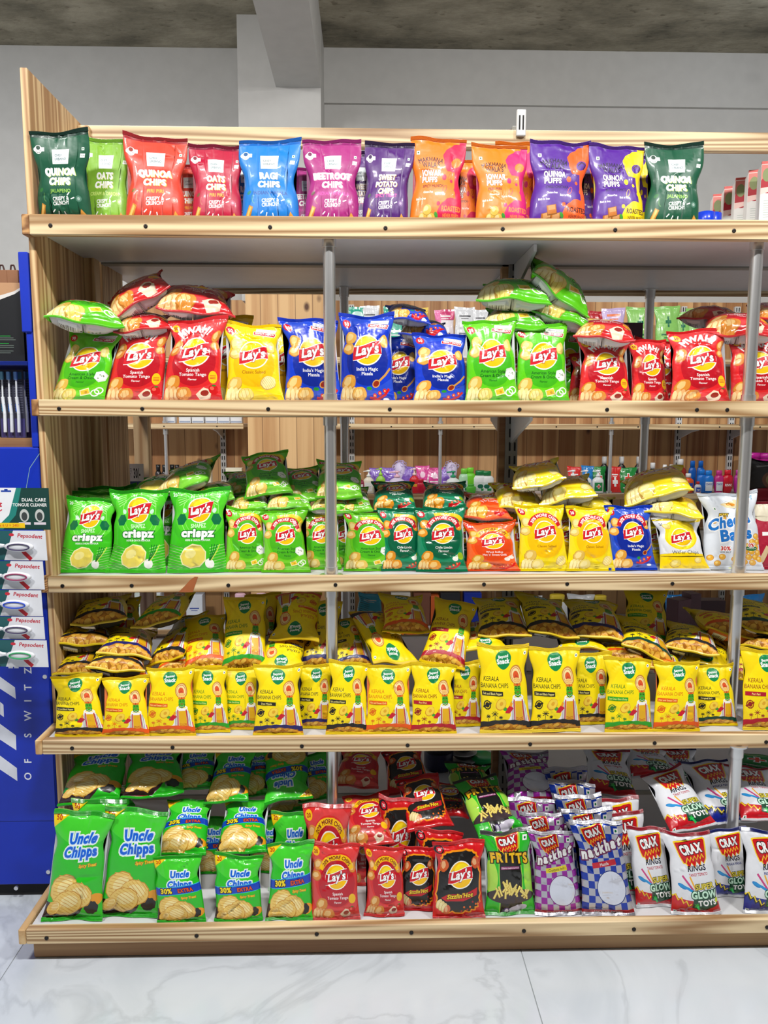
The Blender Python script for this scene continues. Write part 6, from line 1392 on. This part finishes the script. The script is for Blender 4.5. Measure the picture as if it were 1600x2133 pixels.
for key, b, t, w, lb, yaw, tw in (
    ('k_black', (198, 1298, .05), (214, 1246, .25), 108, 'banana chip bag with black band lying topmost at the left end', .05, 0),
    ('k_black', (166, 1342, .03), (180, 1312, .22), 112, 'banana chip bag with black band lying second from top at the left end', -.05, 0),
    ('k_black', (250, 1342, .15), (252, 1248, .28), 84, 'shaded banana chip bag with black band behind the left pile', 0, 0),
    ('k_green', (322, 1300, .05), (372, 1236, .28), 100, 'banana chip bag with green band lying on top, bottom end towards the viewer', .25, .1),
    ('k_navy', (258, 1366, .0), (276, 1310, .20), 106, 'banana chip bag with navy band lying in the left pile', -.25, -.1),
    ('k_black', (240, 1396, -.03), (256, 1346, .15), 112, 'banana chip bag with black band lying below the navy-banded one', -.15, -.08),
    ('k_black', (152, 1404, .0), (178, 1348, .16), 96, 'banana chip bag with black band lying right behind the leftmost front bag', .05, 0),
    ('k_black', (342, 1380, .03), (400, 1282, .24), 84, 'banana chip bag with black band lying slanted right of the navy-banded one', .55, .3),
    ('k_orange', (428, 1394, .02), (428, 1284, .17), 88, 'banana chip bag with orange band leaning in the pile left of the upright green one', -.05, 0),
    ('k_orange', (272, 1424, .0), (272, 1388, .12), 90, 'banana chip bag with orange band peeking out above the second front bag', 0, 0),
    ('k_orange', (372, 1396, .02), (376, 1362, .14), 90, 'banana chip bag with orange band lying low above the third front bag', 0, 0),
    ('k_green', (508, 1396, .02), (510, 1244, .15), 92, 'banana chip bag with green band standing high in the second rank', .0, 0),
    ('k_green', (548, 1380, .14), (548, 1236, .24), 78, 'shaded banana chip bag behind the high green-banded one', 0, 0),
    ('k_orange', (622, 1236, .24), (612, 1334, .06), 100, 'banana chip bag lying upside down on top left of the steel post', 0, 0),
    ('k_black', (598, 1322, .15), (584, 1396, .0), 94, 'banana chip bag lying upside down just above the navy-banded front bag', 0, 0),
    ('k_navy', (664, 1394, .06), (676, 1252, .20), 76, 'banana chip bag leaning behind and left of the steel post', .1, 0),
    ('k_navy', (736, 1392, .06), (716, 1288, .20), 78, 'banana chip bag with navy band leaning right of the steel post', -.2, 0),
    ('k_black', (770, 1276, .22), (826, 1382, .0), 96, 'banana chip bag lying upside down right of the steel post', .2, 0),
    ('k_orange', (846, 1318, .06), (834, 1240, .22), 94, 'banana chip bag with orange band lying topmost left of the red-banded one', -.1, 0),
    ('k_red', (920, 1388, -.01), (950, 1252, .14), 92, 'banana chip bag with red band standing tilted high in the second rank', .05, 0),
    ('k_black', (1052, 1326, .05), (1034, 1246, .25), 104, 'banana chip bag with black band on top, left one of two side by side', -.05, 0),
    ('k_black', (1154, 1324, .05), (1120, 1242, .25), 104, 'banana chip bag with black band on top, right one of two side by side', -.15, -.1),
    ('k_black', (1002, 1304, .18), (1014, 1354, .02), 94, 'banana chip bag lying upside down above the left tall front bag', 0, 0),
    ('k_navy', (1240, 1330, .05), (1230, 1252, .26), 112, 'dark banana chip bag lying on top left of the high shaded one', .05, 0),
    ('k_green', (1350, 1344, .16), (1344, 1228, .26), 94, 'shaded banana chip bag standing high behind the pile', 0, 0),
    ('k_teal', (1352, 1366, .0), (1330, 1300, .20), 112, 'banana chip bag with dark green band lying slanted in the right pile', -.35, -.2),
    ('k_black', (1440, 1358, .03), (1432, 1302, .22), 104, 'banana chip bag with black band lying left of the right steel post', 0, 0),
    ('k_orange', (1532, 1322, .08), (1478, 1280, .28), 118, 'banana chip bag with orange band lying behind the right steel post', -.3, 0),
    ('k_orange', (1372, 1392, -.01), (1374, 1362, .12), 84, 'banana chip bag with orange band peeking over the right orange-banded front bag', 0, 0),
    ('k_black', (1470, 1330, .2), (1470, 1386, .03), 92, 'banana chip bag lying upside down above the dark-green-banded one', 0, 0),
    ('k_orange', (1200, 1316, .2), (1214, 1352, .04), 100, 'shaded banana chip bag lying upside down right of the tall pair', 0, 0),
    ('k_orange', (1290, 1374, .02), (1296, 1340, .18), 96, 'dark orange banana chip bag lying above the green-banded front bag', 0, 0),
    ('k_teal', (1592, 1318, .06), (1570, 1250, .26), 100, 'dark banana chip bag lying right of the right steel post', -.2, -.1),
    ('k_black', (1600, 1352, .04), (1596, 1316, .24), 100, 'banana chip bag with black band lying low right of the right steel post', 0, 0),
    ('k_red', (1560, 1420, .05), (1556, 1334, .16), 90, 'banana chip bag standing in second rank right of the right steel post', 0, 0)):
    L(4, key, b, t, w, lb, yaw=yaw, twist=tw, T=.44, crush=1.0)

# --- bottom shelf
for key, xb, xt, w, yt, Y, lb in (
    ('uc_big', 150, 178, 124, 1690, -.185, 'large green ridged chip bag nearest the left end, bottom shelf'),
    ('uc_big', 268, 286, 130, 1684, -.175, 'large green ridged chip bag, right one of the big pair'),
    ('uc_small', 378, 370, 102, 1784, -.200, 'small green ridged chip bag right of the big pair, its top folded open'),
    ('uc_small', 496, 498, 102, 1782, -.200, 'small green ridged chip bag, second of the small ones in front'),
    ('uc_small', 602, 606, 96, 1754, -.195, 'small green ridged chip bag next to the red potato chip bags'),
    ('l20_red', 699, 698, 104, 1758, -.200, 'red potato chip bag before the left steel post, bottom shelf'),
    ('l20_red', 800, 800, 86, 1762, -.185, 'red potato chip bag left of the black ones, bottom shelf'),
    ('sizzlin', 872, 872, 84, 1762, -.165, 'black and red potato chip bag, left one of the front pair'),
    ('sizzlin', 957, 955, 108, 1752, -.200, 'black and red potato chip bag, right one of the front pair'),
    ('fritts', 1062, 1054, 106, 1728, -.185, 'green and black fries snack bag standing in front'),
    ('nk_purple', 1165, 1148, 100, 1730, -.190, 'purple checkered wheat puff bag standing in front'),
    ('nk_blue', 1268, 1240, 108, 1708, -.195, 'blue checkered wheat puff bag standing in front'),
    ('rg_red', 1366, 1345, 84, 1722, -.165, 'white and red corn ring bag, left one of the front pair'),
    ('rg_red', 1455, 1430, 104, 1736, -.205, 'white and red corn ring bag, right one of the front pair'),
    ('rg_blue', 1600, 1592, 100, 1728, -.195, 'white and navy corn ring bag cut by the right edge'),
    ('uc_big', 215, 206, 116, 1664, -.115, 'green ridged chip bag in shade behind the two big ones'),
    ('uc_small', 448, 446, 90, 1700, .0, 'shaded green ridged chip bag in the gap between the small front pair'),
    ('uc_small', 556, 556, 84, 1702, .0, 'shaded green ridged chip bag behind the second and third small ones'),
    ('uc_small', 606, 612, 92, 1690, -.080, 'shaded green ridged chip bag behind the one next to the red bags'),
    ('l20_red', 684, 682, 100, 1674, -.145, 'red potato chip bag behind the left steel post, second rank'),
    ('l20_red', 752, 760, 60, 1690, -.060, 'dark red potato chip bag deep behind the steel post'),
    ('sizzlin', 826, 834, 90, 1660, -.070, 'dark black and red potato chip bag in shadow, second rank'),
    ('sizzlin', 922, 914, 100, 1728, -.140, 'black and red potato chip bag right behind the front pair'),
    ('nk_purple', 1142, 1128, 96, 1692, -.135, 'purple checkered puff bag second in its column'),
    ('nk_purple', 1118, 1106, 96, 1662, -.085, 'purple checkered puff bag third in its column'),
    ('nk_blue', 1242, 1222, 104, 1684, -.145, 'blue checkered puff bag second in its column'),
    ('nk_blue', 1222, 1204, 100, 1654, -.095, 'blue checkered puff bag third in its column'),
    ('nk_blue', 1206, 1190, 96, 1626, -.045, 'blue checkered puff bag fourth in its column'),
    ('nk_blue', 1192, 1178, 92, 1598, .005, 'blue checkered puff bag farthest back in its column'),
    ('rg_red', 1308, 1292, 96, 1690, -.110, 'white corn ring bag with red emblem behind the left front one'),
    ('rg_red', 1300, 1282, 96, 1662, -.060, 'white corn ring bag in shade two ranks behind the left front one'),
    ('rg_blue', 1522, 1512, 84, 1726, -.130, 'shaded navy corn ring bag left of the right steel post')):
    S(5, key, xb, xt, w, yt, Y, lb, T=.27, crush=1.0, lean=.025)
for key, b, t, w, lb, yaw, tw in (
    ('uc_small', (376, 1782, -.15), (400, 1664, -.02), 102, 'green ridged chip bag resting on the first small front bag', 0, 0),
    ('uc_small', (502, 1778, -.15), (518, 1664, -.02), 104, 'green ridged chip bag resting on the second small front bag', 0, 0),
    ('uc_big', (176, 1672, -.07), (208, 1560, .08), 126, 'green ridged chip bag lying topmost at the left end, bottom shelf', .1, .05),
    ('uc_big', (212, 1684, -.06), (222, 1640, .08), 124, 'green ridged chip bag squeezed under the topmost one at the left end', .05, 0),
    ('uc_big', (318, 1660, -.06), (330, 1556, .10), 122, 'green ridged chip bag lying on top above the right big one', -.1, 0),
    ('uc_small', (404, 1646, .0), (410, 1560, .12), 88, 'shaded green ridged chip bag high behind the slanted pair', 0, 0),
    ('uc_small', (470, 1672, -.06), (492, 1560, .08), 92, 'green ridged chip bag hanging slanted high in the pile', .35, .1),
    ('uc_small', (528, 1658, .0), (532, 1560, .12), 76, 'shaded green ridged chip bag right of the slanted high one', 0, 0),
    ('uc_small', (596, 1560, .10), (602, 1668, -.05), 98, 'green ridged chip bag lying upside down left of the steel post', 0, 0),
    ('uc_small', (660, 1668, -.0), (652, 1570, .12), 74, 'shaded green ridged chip bag right beside the upside-down one', 0, 0),
    ('uc_small', (604, 1692, .0), (606, 1664, .12), 88, 'dark green ridged chip bag lying flat below the upside-down one', 0, 0),
    ('l20_red', (770, 1762, -.13), (762, 1654, -.0), 100, 'red potato chip bag half in shade resting on the red front pair', -.05, 0),
    ('l20_red', (742, 1640, .02), (750, 1558, .14), 90, 'dark red potato chip bag high in shadow right of the steel post', 0, 0),
    ('sizzlin', (898, 1726, -.12), (868, 1618, .02), 96, 'black and red potato chip bag resting on the front black pair', -.1, 0),
    ('sizzlin', (852, 1652, .05), (836, 1560, .16), 88, 'black potato chip bag high in shadow behind the resting one', 0, 0),
    ('sizzlin', (930, 1700, .0), (940, 1632, .14), 88, 'dark red shaded potato chip bag left of the slanted fries snack bag', 0, 0),
    ('fritts', (1048, 1738, -.13), (988, 1620, .03), 102, 'green and black fries snack bag leaning back on top of the front one', -.15, 0),
    ('fritts', (985, 1660, .10), (975, 1590, .2), 100, 'dark green fries snack bag in deep shadow at the back', 0, 0),
    ('nk_purple', (1112, 1674, -.04), (1090, 1564, .10), 104, 'purple checkered wheat puff bag lying topmost of its column', 0, 0),
    ('rg_red', (1276, 1658, -.02), (1262, 1560, .12), 100, 'shaded corn ring bag with red base high in the left of the white pile', 0, 0),
    ('rg_red', (1362, 1622, .04), (1338, 1556, .18), 98, 'shaded corn ring bag with red base high in the middle of the white pile', 0, 0),
    ('rg_blue', (1420, 1640, .10), (1402, 1556, .20), 92, 'shaded corn ring bag with navy base high at the back', 0, 0),
    ('rg_red', (1448, 1728, -.14), (1376, 1604, -.0), 104, 'white and red corn ring bag lying slanted on the front red pair', -.15, 0),
    ('rg_blue', (1524, 1716, -.09), (1464, 1584, .06), 106, 'white and navy corn ring bag lying slanted behind the right steel post', -.1, 0),
    ('rg_red', (1598, 1712, -.11), (1550, 1596, .04), 100, 'white and red corn ring bag lying slanted right of the right steel post', -.1, 0)):
    L(5, key, b, t, w, lb, yaw=yaw, twist=tw, T=.36, crush=1.15)
COL.objects.unlink(_fo); bpy.data.objects.remove(_fo)
